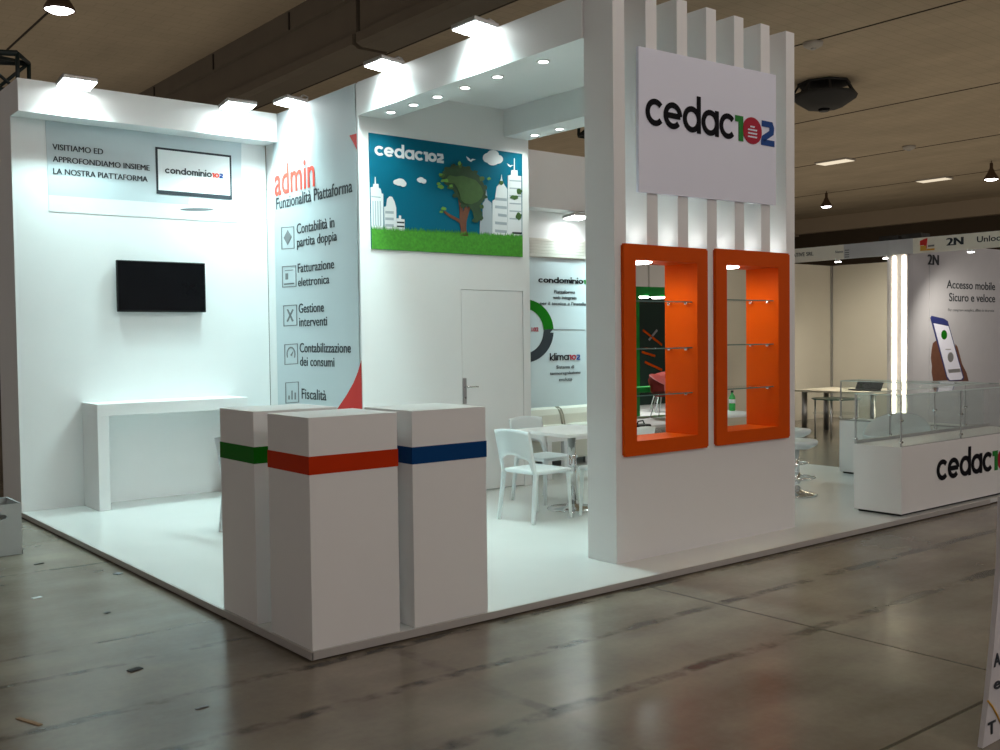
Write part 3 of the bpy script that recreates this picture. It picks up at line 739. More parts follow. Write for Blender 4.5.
# city right
pp('paper_building', [(479, 236), (479.4, 220), (482, 219), (482, 203), (484, 201), (485.5, 190), (487, 200), (491, 203), (492, 237)], M['paper2'], .009)
pp('paper_building', [(491.6, 238), (491.8, 201), (494.3, 199.5), (496, 187), (498.5, 184), (500.4, 178.5), (501, 174.5), (501.4, 178.5), (503, 184), (506.5, 189), (507, 238)], M['paper'], .009)
for r_ in range(5): pp('window_strip', [(494.3+(3 if r_ in (2,) else 0), 197.5+r_*8), (506, 198.6+r_*8), (506, 201.4+r_*8), (494.3+(3 if r_ in (2,) else 0), 200.3+r_*8)], M['paper2'], .012, .001)
pp('paper_building', [(507, 239), (507.2, 175.5), (510.3, 175), (510.5, 170.3), (513.2, 170), (513.3, 158.5), (514, 158.5), (514.2, 170.2), (516.8, 170.6), (517, 176), (520.6, 176.3), (521, 239.5)], M['paper'], .009)
for r_ in range(6): pp('window_strip', [(508.8, 180+r_*7.6), (520.3, 180.7+r_*7.6), (520.3, 182+r_*7.6), (508.8, 181.3+r_*7.6)], M['paper2'], .012, .001)
for dy in (0, 5): pp('window_strip', [(511.5, 232+dy), (521, 232.5+dy), (521, 234.5+dy), (511.5, 234+dy)], M['ink'], .012, .001)
for cx, cy, rx, ry, s in ((513.5, 197.5, 4, 2.2, 1), (518.5, 191.5, 2.6, 3, 2), (518, 216.5, 2.8, 3.6, 3), (500.5, 183, 2.3, 2.2, 4)): pp('leaf_tuft', blob(cx, cy, rx, ry, 12, .25, s), M['leaf'], .013, .003)
# clouds and birds
def cloud(parts, nm):
    b = bm_new()
    for i, q in enumerate(parts): polypx(b, 'Y', P, blob(*q), .004+.0004*i, .012)
    obj(nm, b, M['paper'], t)
cloud([(399, 182.3, 5.2, 3.6), (395.7, 182.3, 3.2, 2.6), (402.5, 184, 3, 3.0)], 'paper_cloud')
cloud([(420, 180.2, 3.2, 2.8), (423, 181.5, 2.4, 2.4), (417.8, 180, 1.6, 1.8)], 'paper_cloud')
cloud([(492, 155.2, 6, 5.0), (487, 158, 5, 4.8), (497, 159.5, 5, 4.4), (492, 161, 6, 4.6)], 'paper_cloud')
for bx, by, s in ((470, 159.5, 1.0), (509.5, 165.5, .7)):
    pp('paper_bird', [(bx-4.5*s, by-3*s), (bx-1.5*s, by-1*s), (bx, by+.8*s), (bx+1.5*s, by-.6*s), (bx+5*s, by+.2*s), (bx+2*s, by+1.2*s), (bx+.4*s, by+2.6*s), (bx-2.6*s, by+.8*s)], M['paper'], .010)
# tree
pp('trunk', [(458.8, 236), (460, 230), (459, 223.5), (455, 220.5), (449, 217.5), (443, 212.5), (444, 211), (450, 215), (456, 218), (459, 219.5), (458.6, 207), (457.5, 200), (459, 199), (461.5, 206), (462.3, 212), (464, 207), (463.5, 198), (465.5, 198), (466, 209), (468.5, 205), (471, 198), (472.5, 199), (470, 207), (467.5, 214), (465.5, 222), (465.2, 229), (467.5, 236.5)], M['bark'], .011, .005)
pp('crown', [(441, 178), (441.5, 172), (446, 168.5), (452, 166), (459, 165.5), (466, 168), (472, 171.5), (478, 176), (482, 183), (484.5, 192), (483.5, 199), (480, 204), (478.5, 208), (481, 213), (479.5, 219), (476, 223), (473, 219), (471.5, 212), (468, 207), (463, 206), (459, 203), (456.5, 198), (452.5, 191), (448, 187), (443.5, 184)], M['leafd'], .017, .005)
for k_, (cx, cy) in enumerate(((441, 176), (446, 169), (452, 166.2), (459, 165.6), (467, 168.4), (474, 172.8), (480, 179), (483.6, 188), (483.6, 197), (480.6, 207), (479.5, 218), (474, 220.5), (449, 187.5), (454, 195.5), (462, 206))): pp('leaf_tuft', blob(cx, cy, 2.6, 2.3, 9, .35, 40+k_), M['leafd' if k_ % 3 else 'leaf'], .0175, .005)
pp('crown_patch', [(446, 178), (448, 175.5), (454, 177), (461, 176), (467, 178), (474, 180.5), (479, 186), (482, 193), (480, 198), (476, 202), (470, 204.5), (463, 203.5), (459, 200), (458, 194), (456, 188), (452.5, 183.5), (447, 183)], M['leaf'], .023, .005)
for cx, cy, rx, ry, s in ((439.5, 187, 2.8, 2, 5), (437, 184, 2, 1.4, 6), (439, 175, 2.2, 1.4, 7), (442.5, 209, 3, 2, 8), (440, 212, 2, 1.4, 9), (458, 163.5, 1.6, 2, 10), (465, 180, 2, 1.6, 11), (487.5, 179, 1.8, 1.4, 12), (445, 181, 2.4, 2, 13), (449.5, 186, 2, 1.4, 14), (441.5, 181, 2, 1.6, 15)): pp('leaf', blob(cx, cy, rx, ry, 9, .3, s), M['leafl'], .023, .004)
logo(t, 'Y', P-.009, 'cedac', (374.5, 155.3), (443.5, 163.2), 145.6, [M['paper']]*4, w=.25, gap=.06, dscale=1.0)

# ================================================================== FLOODLIGHTS
def flood(c, yaw, tilt, label, aim, power, reach, top=TOP):
    """slim panel floodlight on an arm; panel faces down and is tipped by tilt about its long side"""
    t = thing('floodlight', label, 'floodlight', c, 'stand floodlights', local=True)
    R = Matrix.Rotation(yaw, 4, 'Z') @ Matrix.Rotation(tilt, 4, 'X')
    b = bm_new(); box(b, -.155, .155, -.12, .12, 0, .04, .01); bmesh.ops.transform(b, matrix=R, verts=b.verts); obj('housing', b, M['alu'], t)
    b = bm_new(); box(b, -.142, .142, -.107, .107, -.006, -.0005); bmesh.ops.transform(b, matrix=R, verts=b.verts); obj('lamp_face', b, M['led'], t)
    b = bm_new()
    e = Matrix.Rotation(yaw, 4, 'Z') @ Vector((0, reach, 0)); z_w = top-c[2]
    s0 = Matrix.Rotation(yaw, 4, 'Z') @ Vector((0, .08, .05))
    if top < TOP: s0.z = .04
    tube(b, [s0, Vector((e.x*.6+s0.x*.4, e.y*.6+s0.y*.4, min(.10, z_w-.016 if top < TOP else .10))), Vector((e.x, e.y, min(.09, z_w-.014 if top < TOP else .09))), Vector((e.x, e.y, z_w+(.004 if top == TOP else -.006)))], .012); obj('arm', b, M['alu'], t)
    n = R @ Vector((0, 0, -1))
    l = bpy.data.lights.new('floodlight_lamp', 'AREA'); l.shape = 'RECTANGLE'; l.size = .28; l.size_y = .07; l.energy = power; l.color = COOL; l.spread = math.radians(118)
    o = bpy.data.objects.new('floodlight_lamp', l); COL.objects.link(o)
    o.location = Vector(c)+n*.02+(Matrix.Rotation(yaw, 4, 'Z') @ Vector((0, .01, 0)))
    o.rotation_euler = (Matrix.Rotation(yaw, 4, 'Z') @ Matrix.Rotation(tilt*.3, 4, 'X')).to_euler()
AX = 2.528
for (px, y, lab) in (((295, 101), 4.84, 'bright floodlight over the list graphic wall'), ((385, 62), 3.09, 'bright floodlight over the left beam, farther from the tower'), ((481, 27), 1.78, 'bright floodlight over the left beam, nearer to the tower')):
    c = at('X', 2.44, *px) if False else Vector((2.45, y, 4.005))
    flood(tuple(c), -PI/2, math.radians(-5), lab, (2.36, y, 0), FLOOD_W, .19)
for (px, lab) in (((78, 82.5), 'bright floodlight on the left end of the header box'), ((239, 104.5), 'bright floodlight on the header box near the corner')):
    c = at('Y', 5.10, *px); c.z = 3.955
    flood((c.x, 5.13, c.z+.01), 0, math.radians(-8), lab, (c.x, 5.18, 0), FLOOD_W*1.0, .20)
c = at('Y', 5.34, 577, 214)
flood((c.x, 5.34, min(c.z-.05, 3.195)), 0, math.radians(-6), 'bright floodlight under the header over the beige sofas, beside the tower edge', (c.x, 5.42, 0), FLOOD_W*.22, .05, 3.262)
flood((7.75, 5.16, 3.19), 0, math.radians(-15), 'floodlight under the header over the sofas, farther right, behind the tower', (7.75, 4.9, 0), FLOOD_W*2.4, .19, 3.262)

# ================================================================== FAR PANEL, SEATING
P = WY-.001
t = thing('wall_graphic', 'blue grey panel with ring diagram and company names behind the beige seating', 'wall graphic', (6.8, P, .06))
b = bm_new(); box(b, 4.64, 8.10, P-.006, P, HP+.01, 2.66); obj('backing', b, M['banner'], t)
K = P-.0065
logo(t, 'Y', K, 'condominio', (538.2, 281.2), (594, 285.5), 277.0, [M['logoblack'], M['green'], M['crimson'], M['blue']], w=.26, gap=.06)
text(t, 'Y', K, 'Piattaforma', (554, 293), (575, 294.2), 289.6, M['ink'], .01)
text(t, 'Y', K, 'web integrata', (553, 298.8), (576.6, 299.6), 295.5, M['ink'], .01)
text(t, 'Y', K, "per il tecnico e l'installatore", (540, 304.2), (594, 306.2), 301, M['ink'], .01)
logo(t, 'Y', K, 'klima', (549.8, 360.3), (580, 360), 355, [M['logoblack'], M['crimson'], M['crimson'], M['blue']], w=.19, gap=.1)
text(t, 'Y', K, 'Sistema di', (556.5, 368.6), (574, 368.4), 365.3, M['ink'], .01)
text(t, 'Y', K, 'termoregolazione', (550, 374.4), (580.4, 374.2), 371.4, M['ink'], .01)
text(t, 'Y', K, 'evoluto', (559, 381), (572, 380.6), 377.8, M['ink'], .01)
def ringpart(a0, a1, m, nm):
    b = bm_new(); cx, cy = 524, 331
    for k in range(16):
        aa, ab = math.radians(a0+(a1-a0)*k/16), math.radians(a0+(a1-a0)*(k+1)/16)
        r1, r0 = 29.5, 19.5
        polypx(b, 'Y', K, [(cx+r1*math.cos(aa), cy-r1*1.08*math.sin(aa)), (cx+r1*math.cos(ab), cy-r1*1.08*math.sin(ab)), (cx+r0*math.cos(ab), cy-r0*1.15*math.sin(ab)), (cx+r0*math.cos(aa), cy-r0*1.15*math.sin(aa))], .003)
    obj(nm, b, m, t)
ringpart(3, 95, M['stripe_green'], 'green_ring'); ringpart(-95, -3, M['ink'], 'dark_ring')
b = bm_new(); polypx(b, 'Y', K, [(544, 329.5), (553, 329), (547.5, 335.5), (543, 337)], .0035); obj('dark_ring_tip', b, M['ink'], t)
text(t, 'Y', K, '102', (531.5, 331.4), (538.5, 331.2), 327.6, M['crimson'], .03)
b = bm_new(); polypx(b, 'Y', K, [(553, 329), (585, 329.7), (585, 330.3), (553, 329.8)], .002); obj('pointer_line', b, M['grey_ink'], t)

def sofa(x0, x1, label):
    t = thing('sofa', label, 'sofa', ((x0+x1)/2, 5.1, HP), 'beige sofas along the back wall')
    b = bm_new(); box(b, x0, x1, 4.62, 5.52, HP+.08, .38, .03); obj('base', b, M['sofa'], t)
    b = bm_new(); box(b, x0+.02, x1-.02, 4.60, 5.30, .385, .50, .045, 3); obj('seat_cushion', b, M['sofa'], t)
    b = bm_new()
    prof = [(5.20, .46), (5.24, .62), (5.28, .69), (5.34, .715), (5.42, .71), (5.48, .66), (5.53, .46)]
    prism(b, [(x0, y, z) for y, z in prof], (x1-x0, 0, 0))
    bmesh.ops.bevel(b, geom=[e for e in b.edges if e.verts[0].co.x == e.verts[1].co.x], offset=.02, segments=2, affect='EDGES')
    obj('backrest', b, M['sofa'], t)
    for xx in (x0+.06, x1-.1):
        for yy in (4.68, 5.42):
            b = bm_new(); box(b, xx, xx+.04, yy, yy+.04, HP, HP+.08); obj('foot', b, M['steel'], t)
sofa(5.02, 6.44, 'beige two seat sofa on the left against the blue grey panel')
sofa(6.47, 7.20, 'beige seat mostly hidden by the tower, right of the other')
t = thing('coffee_table', 'small white square table between the dining table and the beige sofas', 'table', (5.2, 4.1, HP))
b = bm_new(); box(b, 4.90, 5.75, 3.77, 4.40, .47, .545, .004); obj('tabletop', b, M['white'], t)
for x in (4.94, 5.65):
    for y in (3.80, 4.31):
        b = bm_new(); box(b, x, x+.06, y, y+.06, HP, .47); obj('leg', b, M['white'], t)
# meeting table
def pedestal_table(c, half, z, label, rot=0):
    t = thing('pedestal_table', label, 'table', (c[0], c[1], HP), local=True)
    t.rotation_euler.z = rot
    b = bm_new(); box(b, -half[0], half[0], -half[1], half[1], z-HP-.03, z-HP, .006); obj('tabletop', b, M['white'], t)
    b = bm_new(); cyl(b, (0, 0, .012), (0, 0, z-HP-.03), .038); obj('column', b, M['chrome'], t)
    b = bm_new(); lathe(b, (0, 0, 0), [(.225, 0), (.23, .006), (.21, .016), (.06, .028), (.045, .05)], n=40); obj('base', b, M['chrome'], t)
    b = bm_new(); box(b, -.14, .14, -.14, .14, z-HP-.045, z-HP-.031); obj('top_plate', b, M['steel'], t)
pedestal_table((3.87, 2.26), (.38, .38), .778, 'white square table on a chrome pedestal between the white chairs')
# chairs: one piece white plastic, arched cut-out below the back; local: sits facing +X
def chair_proto(label):
    t = thing('plastic_chair', label, 'chair', (0, 0, HP), 'white plastic chairs', local=True)
    b = bm_new()
    box(b, -.20, .22, -.215, .215, .405, .440, .016, 3)
    for v in b.verts:
        v.co.z += -.012*math.cos(v.co.x/.22*1.4)*(1-(v.co.y/.24)**2)
        v.co.y *= 1+.06*(v.co.x/.22)
    obj('seat', b, M['plastic'], t)
    # backrest: columns with an arched lower edge, curved in plan and raked
    b = bm_new(); n = 20; rows = 8; F, Bk = [], []
    for i in range(n+1):
        s = -1+2*i/n; y = s*.205; arch = .50 + .075*math.sqrt(max(0, 1-(s/.86)**2)) if abs(s) < .86 else .41
        top = .795-.018*s*s
        colF, colB = [], []
        for j in range(rows+1):
            z = arch+(top-arch)*j/rows; rake = (z-.42)*.22
            x = -.205-rake-.035*(1-s*s)
            colF.append(b.verts.new((x+.012, y*(1+.05*(z-.42)), z))); colB.append(b.verts.new((x-.012, y*(1+.05*(z-.42)), z)))
        F.append(colF); Bk.append(colB)
    for i in range(n):
        for j in range(rows):
            for G in (F, Bk):
                f = b.faces.new((G[i][j], G[i+1][j], G[i+1][j+1], G[i][j+1])); f.smooth = True
        b.faces.new((F[i][0], Bk[i][0], Bk[i+1][0], F[i+1][0])); b.faces.new((F[i][rows], F[i+1][rows], Bk[i+1][rows], Bk[i][rows]))
    for k in (0, n):
        for j in range(rows): b.faces.new((F[k][j], F[k][j+1], Bk[k][j+1], Bk[k][j]))
    obj('backrest', b, M['plastic'], t)
    for sx, sy in ((1, 1), (1, -1), (-1, 1), (-1, -1)):
        b = bm_new()
        x0 = .195*sx; x1 = x0+(.015 if sx > 0 else -.055); y0 = sy*.195; y1 = sy*.21
        bar(b, (x0, y0, .42), (x1, y1, 0), .042, .036)
        for v in b.verts:
            if v.co.z < .05: v.co.x = x1+(v.co.x-x1)*.72; v.co.y = y1+(v.co.y-y1)*.72; v.co.z = 0
        bmesh.ops.bevel(b, geom=list(b.edges), offset=.005, segments=1, affect='EDGES')
        obj('leg', b, M['plastic'], t)
    return t
ch = chair_proto('white plastic chair with arched back opening, nearest the blue striped podium')
ch.location = (3.32, 2.12, HP); ch.rotation_euler.z = math.radians(4)
dup(ch, (4.02, 2.79, HP), math.radians(-88), 'white plastic chair behind the square table, its back to the door wall')
dup(ch, (3.91, 1.76, HP), math.radians(95), 'white plastic chair half hidden by the tower, nearest the tower')
dup(ch, (1.30, 3.29, HP), math.radians(20), 'white plastic chair almost hidden behind the green striped podium')

# ================================================================== RIGHT SIDE OF THE STAND
def swivel(c, rz, seat_z, label, proto=None):
    if proto: return dup(proto, (c[0], c[1], HP), rz, label)
    t = thing('swivel_stool', label, 'stool', (c[0], c[1], HP), 'white swivel stools', local=True)
    b = bm_new(); lathe(b, (0, 0, seat_z-HP), [(.04, -.06), (.12, -.055), (.185, -.02), (.20, .01), (.19, .03), (.10, .022), (.01, .02)], n=36); obj('seat', b, M['plastic'], t)
    b = bm_new(); n = 16; A = []
    for i in range(n+1):
        a = math.radians(180-50+100*i/n); h = .20*math.sin(PI*(i+2)/(n+4))
        A.append([b.verts.new(((.19+q)*math.cos(a), (.19+q)*math.sin(a), z)) for q, z in ((0, seat_z-HP), (.035, seat_z-HP+h), (.052, seat_z-HP+h), (.018, seat_z-HP-.005))])
    for i in range(n):
        for k in range(4): f = b.faces.new((A[i][k], A[i][(k+1) % 4], A[i+1][(k+1) % 4], A[i+1][k])); f.smooth = True
    b.faces.new(A[0]); b.faces.new(A[-1][::-1]); obj('backrest', b, M['plastic'], t)
    b = bm_new(); cyl(b, (0, 0, .02), (0, 0, seat_z-HP-.05), .024); cyl(b, (0, 0, .02), (0, 0, .22), .034); obj('column', b, M['chrome'], t)
    b = bm_new(); lathe(b, (0, 0, 0), [(.19, 0), (.195, .006), (.17, .018), (.06, .04), (.035, .06)], n=36); obj('base', b, M['chrome'], t)
    b = bm_new(); tube(b, [(.17*math.cos(2*PI*i/24), .17*math.sin(2*PI*i/24), .17) for i in range(25)], .010); bar(b, (-.17, 0, .17), (.17, 0, .17), .014); obj('foot_ring', b, M['chrome'], t)
    t.rotation_euler.z = rz; return t
s1 = swivel((6.03, 1.37), math.radians(-39), .56, 'white swivel stool on a chrome foot right beside the tower, nearest the aisle')
swivel((6.96, 2.08), math.radians(-39), .56, 'white swivel stool showing behind the one beside the tower', s1)
t = thing('round_table', 'white table seen through the right niche with a green bottle on it', 'table', (6.55, 2.62, HP))
cx, cy = 6.45, 2.75
b = bm_new(); lathe(b, (cx, cy, .735), [(.40, 0), (.42, .008), (.42, .022), (.40, .03)], n=48); obj('tabletop', b, M['white'], t)
b = bm_new(); cyl(b, (cx, cy, HP+.02), (cx, cy, .735), .035); obj('column', b, M['chrome'], t)
b = bm_new(); lathe(b, (cx, cy, HP), [(.24, 0), (.245, .006), (.22, .016), (.05, .03)], n=40); obj('base', b, M['chrome'], t)
bx = at('Z', .766, 740, 411)
bx = Vector((6.62, 2.52, .766)); q = at('X', 6.62, 740, 411); bx.y = q.y; 
bx = at('Z', .766, 740, 410); d_ = (Vector((cx, cy, .766))-Vector((bx.x, bx.y, .766)))
if d_.length > .36: bx = Vector((cx, cy, .766))-d_.normalized()*.34
t = thing('bottle', 'green plastic water bottle standing on the white table behind the right niche', 'bottle', (bx.x, bx.y, .766))
b = bm_new(); lathe(b, tuple(bx), [(.03, 0), (.036, .006), (.036, .07), (.032, .08), (.036, .09), (.036, .14), (.03, .165), (.014, .19), (.013, .205)], n=24); obj('body', b, M['bottle'], t)
b = bm_new(); lathe(b, (bx.x, bx.y, bx.z+.205), [(.016, 0), (.016, .022), (.014, .024)], n=20); obj('cap', b, M['darkgreen'], t)
b = bm_new(); lathe(b, (bx.x, bx.y, bx.z+.085), [(.0365, 0), (.0365, .045)], n=24); obj('paper_label', b, M['bannerlow'], t)
# white tub chair inside the glass counter corner
def tub(c, rz, label):
    t = thing('tub_chair', label, 'chair', (c[0], c[1], HP), local=True)
    b = bm_new(); n = 40; prof = [(.05, .30), (.20, .32), (.29, .42), (.315, .50)]
    G = []
    for i in range(n):
        a = 2*PI*i/n; k = max(0, -math.cos(a))**.8
        col = [(r*math.cos(a), r*math.sin(a), z) for r, z in prof]
        col += [(.33*math.cos(a), .33*math.sin(a), .50+.20*k+.03), (.312*math.cos(a), .312*math.sin(a), .50+.20*k+.035), (.285*math.cos(a), .285*math.sin(a), .50), (.25*math.cos(a), .25*math.sin(a), .43), (.05*math.cos(a), .05*math.sin(a), .41)]
        G.append([b.verts.new(p) for p in col])
    for i in range(n):
        for k in range(len(G[0])-1): f = b.faces.new((G[i][k], G[(i+1) % n][k], G[(i+1) % n][k+1], G[i][k+1])); f.smooth = True
    b.faces.new([g[0] for g in G]); b.faces.new([g[-1] for g in G]); obj('shell', b, M['plastic'], t)
    b = bm_new(); cyl(b, (0, 0, .03), (0, 0, .31), .028); obj('column', b, M['chrome'], t)
    b = bm_new()
    for i in range(4):
        a = math.radians(45+90*i); tube(b, [(0, 0, .06), (.2*math.cos(a), .2*math.sin(a), .04), (.29*math.cos(a), .29*math.sin(a), .012)], .012)
    obj('star_base', b, M['chrome'], t); t.rotation_euler.z = rz; return t
tub((7.20, 1.00), math.radians(200), 'white tub chair standing inside the corner of the glass counters')
# glass display counters
def glass_counter(x0, x1, y0, y1, zb, zt, label, posts, lg, cat='display counter'):
    t = thing('display_counter', label, cat, ((x0+x1)/2, (y0+y1)/2, HP))
    b = bm_new(); box(b, x0, x1, y0, y1, HP+.022, zb, .002, 1); obj('body', b, M['white'], t)
    b = bm_new(); box(b, x0+.03, x1-.03, y0+.03, y1-.03, HP+.001, HP+.022); obj('plinth', b, M['dark'], t)
    g = .006; i = .008
    X0, X1, Y0, Y1 = x0+i, x1-i, y0+i, y1-i
    for a in ((X0, X1, Y0, Y0+g), (X0, X1, Y1-g, Y1), (X0, X0+g, Y0+g, Y1-g), (X1-g, X1, Y0+g, Y1-g)):
        b = bm_new(); box(b, a[0], a[1], a[2], a[3], zb+.001, zt-.006); obj('glass_pane', b, M['glass'], t)
    b = bm_new(); box(b, X0, X1, Y0, Y1, zt-.006, zt); obj('glass_top', b, M['glass'], t)
    b = bm_new()
    for p, q in (((X0, Y0), (X1, Y0)), ((X0, Y1), (X1, Y1)), ((X0, Y0), (X0, Y1)), ((X1, Y0), (X1, Y1))): bar(b, (*p, zt-.003), (*q, zt-.003), .008, .009)
    obj('glass_edge', b, M['rim'], t)
    b = bm_new()
    if lg: bar(b, (X0, Y1-.004, zb+.014), (X1, Y1-.004, zb+.014), .016, .028); bar(b, (X0, Y0+.004, zb+.003), (X1, Y0+.004, zb+.003), .008, .006)
    else: bar(b, (X0+.004, Y0, zb+.008), (X0+.004, Y1, zb+.008), .012, .014)
    obj('base_rail', b, M['steel'], t)
    for x, y in posts:
        b = bm_new(); bar(b, (x, y, zb+.001), (x, y, zt-.002), .012); p = obj('post', b, M['steel'], t)
        for zz in (zb+.04, (zb+zt)/2):
            b = bm_new(); cyl(b, (x-.022, y, zz), (x+.022, y, zz), .010, n=12); obj('clamp', b, M['chrome'], p)
    return t
fx0 = 5.625; ty = .046
dc = glass_counter(fx0, 8.10, ty, .50, .645, 1.092, 'long white display counter with glass case and lettering on its front', [(fx0+.012, ty+.012), (fx0+.012, .488), (6.66, ty+.012), (7.0, .488), (6.2, .488), (7.6, .488)], True)
logo(dc, 'Y', ty-.0005, 'cedac', (936.5, 480.2), (1017, 467), 459.2, [M['logoblack'], M['green'], M['crimson'], M['blue']], w=.225, gap=.06, dscale=1.16, disc=M['white'])
glass_counter(7.70, 8.10, .53, 1.98, .645, 1.092, 'white glass-topped display counter farther in, at a right angle to the lettered one', [(7.712, 1.968), (7.712, 1.24)], False)
for k, (x, y) in enumerate(((6.02, .40), (6.42, .40), (7.78, .86), (7.78, .70))):
    pass

# ================================================================== GREEN STAND SEEN THROUGH THE LEFT NICHE
GX = 9.3
t = thing('green_portal', 'green portal seen through the left orange niche', 'portal', (12.4, GX, .05))
a0 = at('Y', GX, 634, 300).x; 
zl0, zl1 = at('Y', GX, 640, 296).z, at('Y', GX, 640, 286.5).z
b = bm_new(); box(b, a0-.3, 14.5, GX, GX+.25, zl0, zl1); obj('lintel', b, M['signgreen'], t)
b = bm_new(); xx = at('Y', GX, 639.5, 340).x; box(b, xx-.45, xx, GX, GX+.25, 0.051, zl0); obj('post', b, M['signgreen'], t)
b = bm_new(); box(b, 14.2, 14.5, GX, GX+.25, .051, zl0); obj('post', b, M['signgreen'], t)
b = bm_new()
for i in range(9): box(b, a0-1+i*.72, a0-.35+i*.72, GX+4.0, GX+4.1, .001, 4.2)
tag(obj('panel_wall', b, M['white']), 'pale upright wall panels above and behind the green frame', 'wall panel')
spot((a0+1.2, GX+3.0, 4.3), (a0+1.2, GX+4.2, 2.6), 160, (1, .98, .95), 130, .8, .2, 'panel_wall_fill')  # added unseen spot, only there to brighten the pale panels
u = thing('back_wall_panel', 'dark green printed panel behind the green frame in the left niche', 'wall panel', (13.5, GX+2.25, .05))
b = bm_new(); box(b, a0-.6, 16.5, GX+2.2, GX+2.3, .052, 2.62); obj('panel', b, M['darkgreen'], u)
b = bm_new()
for (p, q) in (((643, 330), (662, 345)), ((645, 362), (662, 370)), ((642, 352), (655, 356))): 
    A, B = at('Y', GX+2.19, *p), at('Y', GX+2.19, *q); bar(b, A, B, .01, .05)
obj('orange_streak', b, M['orange'], u)
b = bm_new(); A, B = at('Y', GX+2.19, 649, 340), at('Y', GX+2.19, 657, 330); bar(b, A, B, .01, .05); obj('pale_streak', b, M['alu'], u)
b = bm_new(); box(b, a0-1.5, 16.5, GX-1.6, GX+2.4, .001, .05); tag(obj('stand_deck', b, M['white']), 'white floor of the green stand seen low in the left niche', 'platform')
for px in ((642, 295), (658, 296)):
    c = at('Y', GX+.12, *px); b = bm_new(); lathe(b, (c.x, c.y, zl0-.035), [(.12, 0), (.14, .015), (.14, .034)], n=24); obj('downlight', b, M['downled'], t)
    spot((c.x, c.y, zl0-.06), (c.x, c.y+.3, 0), 110, (1, 1, .97), 150, .7, .1, 'green_stand_lamp')
zt = at('Y', GX-.3, 645, 387).z
t = thing('green_counter', 'green bench top crossing the view in the left niche', 'bench', (12.3, GX-.2, .05))
b = bm_new(); box(b, a0-.4, 14.0, GX-.32, GX-.02, zt-.11, zt, .006); obj('bench_top', b, M['signgreen'], t)
for x in (a0-.3, 13.9):
    b = bm_new(); box(b, x, x+.06, GX-.25, GX-.1, .051, zt-.11); obj('leg', b, M['signgreen'], t)
def shellchair(c, rz, label):
    t = thing('shell_chair', label, 'chair', (c[0], c[1], .056), 'red shell chairs', local=True)
    b = bm_new(); n = 24; G = []
    for i in range(n+1):
        a = math.radians(70+220*i/n); k = .5+.5*math.cos(math.radians(-110+220*i/n))
        G.append([b.verts.new((r*math.cos(a), r*math.sin(a), z)) for r, z in ((.02, .40), (.20, .41), (.27, .50), (.30, .55+.28*k), (.275, .56+.28*k), (.24, .50), (.02, .43))])
    for i in range(n):
        for k in range(6): f = b.faces.new((G[i][k], G[i+1][k], G[i+1][k+1], G[i][k+1])); f.smooth = True
    obj('shell', b, M['redchair'], t)
    for sx, sy in ((1, 1), (1, -1), (-1, 1), (-1, -1)):
        b = bm_new(); cyl(b, (.12*sx, .12*sy, .41), (.22*sx, .22*sy, 0), .016, .010, 10); obj('leg', b, M['plastic'], t)
    t.rotation_euler.z = rz
q = at('Z', .55, 655, 379); q = at('Y', 9.9, 654, 383)
shellchair((q.x+.1, 9.75), math.radians(60), 'red shell chair with pale rim behind the green bench')
q = at('Y', 8.6, 663, 402)
shellchair((q.x+.12, 8.66), math.radians(-70), 'red shell chair in front of the green bench, lower in the niche')
c = at('Z', 0.0, 643, 431)
t = thing('dark_bag', 'black bag lying on the floor seen low in the left niche', 'bag', (c.x, c.y, 0))
b = bm_new(); box(b, c.x-.22, c.x+.12, c.y-.1, c.y+.12, .002, .12, .03, 3)
obj('body', b, M['black'], t)
b = bm_new(); tube(b, [(c.x-.14, c.y, .11), (c.x-.12, c.y, .17), (c.x, c.y, .18), (c.x+.04, c.y, .11)], .012); obj('handle', b, M['black'], t)

# ================================================================== NEIGHBOUR STALLS (right)
SX = 12.2
t = thing('stall_wall', 'cream back wall of the empty stall beyond the platform', 'wall panel', (15.1, 5.3, 0))
b = bm_new(); box(b, 15.05, 15.10, 3.78, 6.89, .001, 2.94); obj('panel', b, M['stallwall'], t)
b = bm_new(); box(b, 15.03, 15.05, 5.66, 5.68, .001, 2.94); obj('seam_post', b, M['stallgrey'], t)
t = thing('stall_wall', 'cream side wall of the empty stall, just right of the tower', 'wall panel', (13.5, 6.9, 0))
b = bm_new(); box(b, 11.5, 15.10, 6.89, 6.94, .001, 2.94); obj('panel', b, M['stallwall'], t)
b = bm_new(); box(b, 15.012, 15.046, 6.852, 6.888, .001, 2.94); obj('corner_post', b, M['steel'], t)
t = thing('stall_wall', 'grey wall with the phone graphic dividing the two stalls', 'wall panel', (13.7, 3.74, 0))
b = bm_new(); box(b, SX+.15, 16.4, 3.71, 3.77, .001, 3.02); obj('panel', b, M['stallgrey'], t)
t = thing('stall_fascia', 'cream name fascia along the top of the neighbouring stalls', 'fascia', (SX, 4, 2.82))
def fas(y0, y1, m, nm):
    b = bm_new(); box(b, SX, SX+.05, y0, y1, 2.822, 3.052); return obj(nm, b, m, t)
fas(4.80, 7.6, M['fascia'], 'name_board'); fas(4.045, 4.798, M['stallgrey'], 'plain_board'); fas(3.62, 4.043, M['stallgrey'], 'plain_board'); fas(-1.2, 3.618, M['fascia'], 'name_board')
K = SX-.0005
text(t, 'X', K, 'NATIVE SRL', (789.5, 256.9), (813.5, 255.8), 253.2, M['ink'], .01)
text(t, 'X', K, 'Nomen', (835.5, 253.3), (843, 252.6), 250.6, M['grey_ink'], .01)
for i, yy in enumerate((249.8, 252.2, 254.4, 256.6)):
    b = bm_new(); polypx(b, 'X', K, [(844.8, yy), (849.2, yy-.3), (849.2, yy+.7), (844.8, yy+1.0)], .002); obj('lettering', b, M['grey_ink'], t)
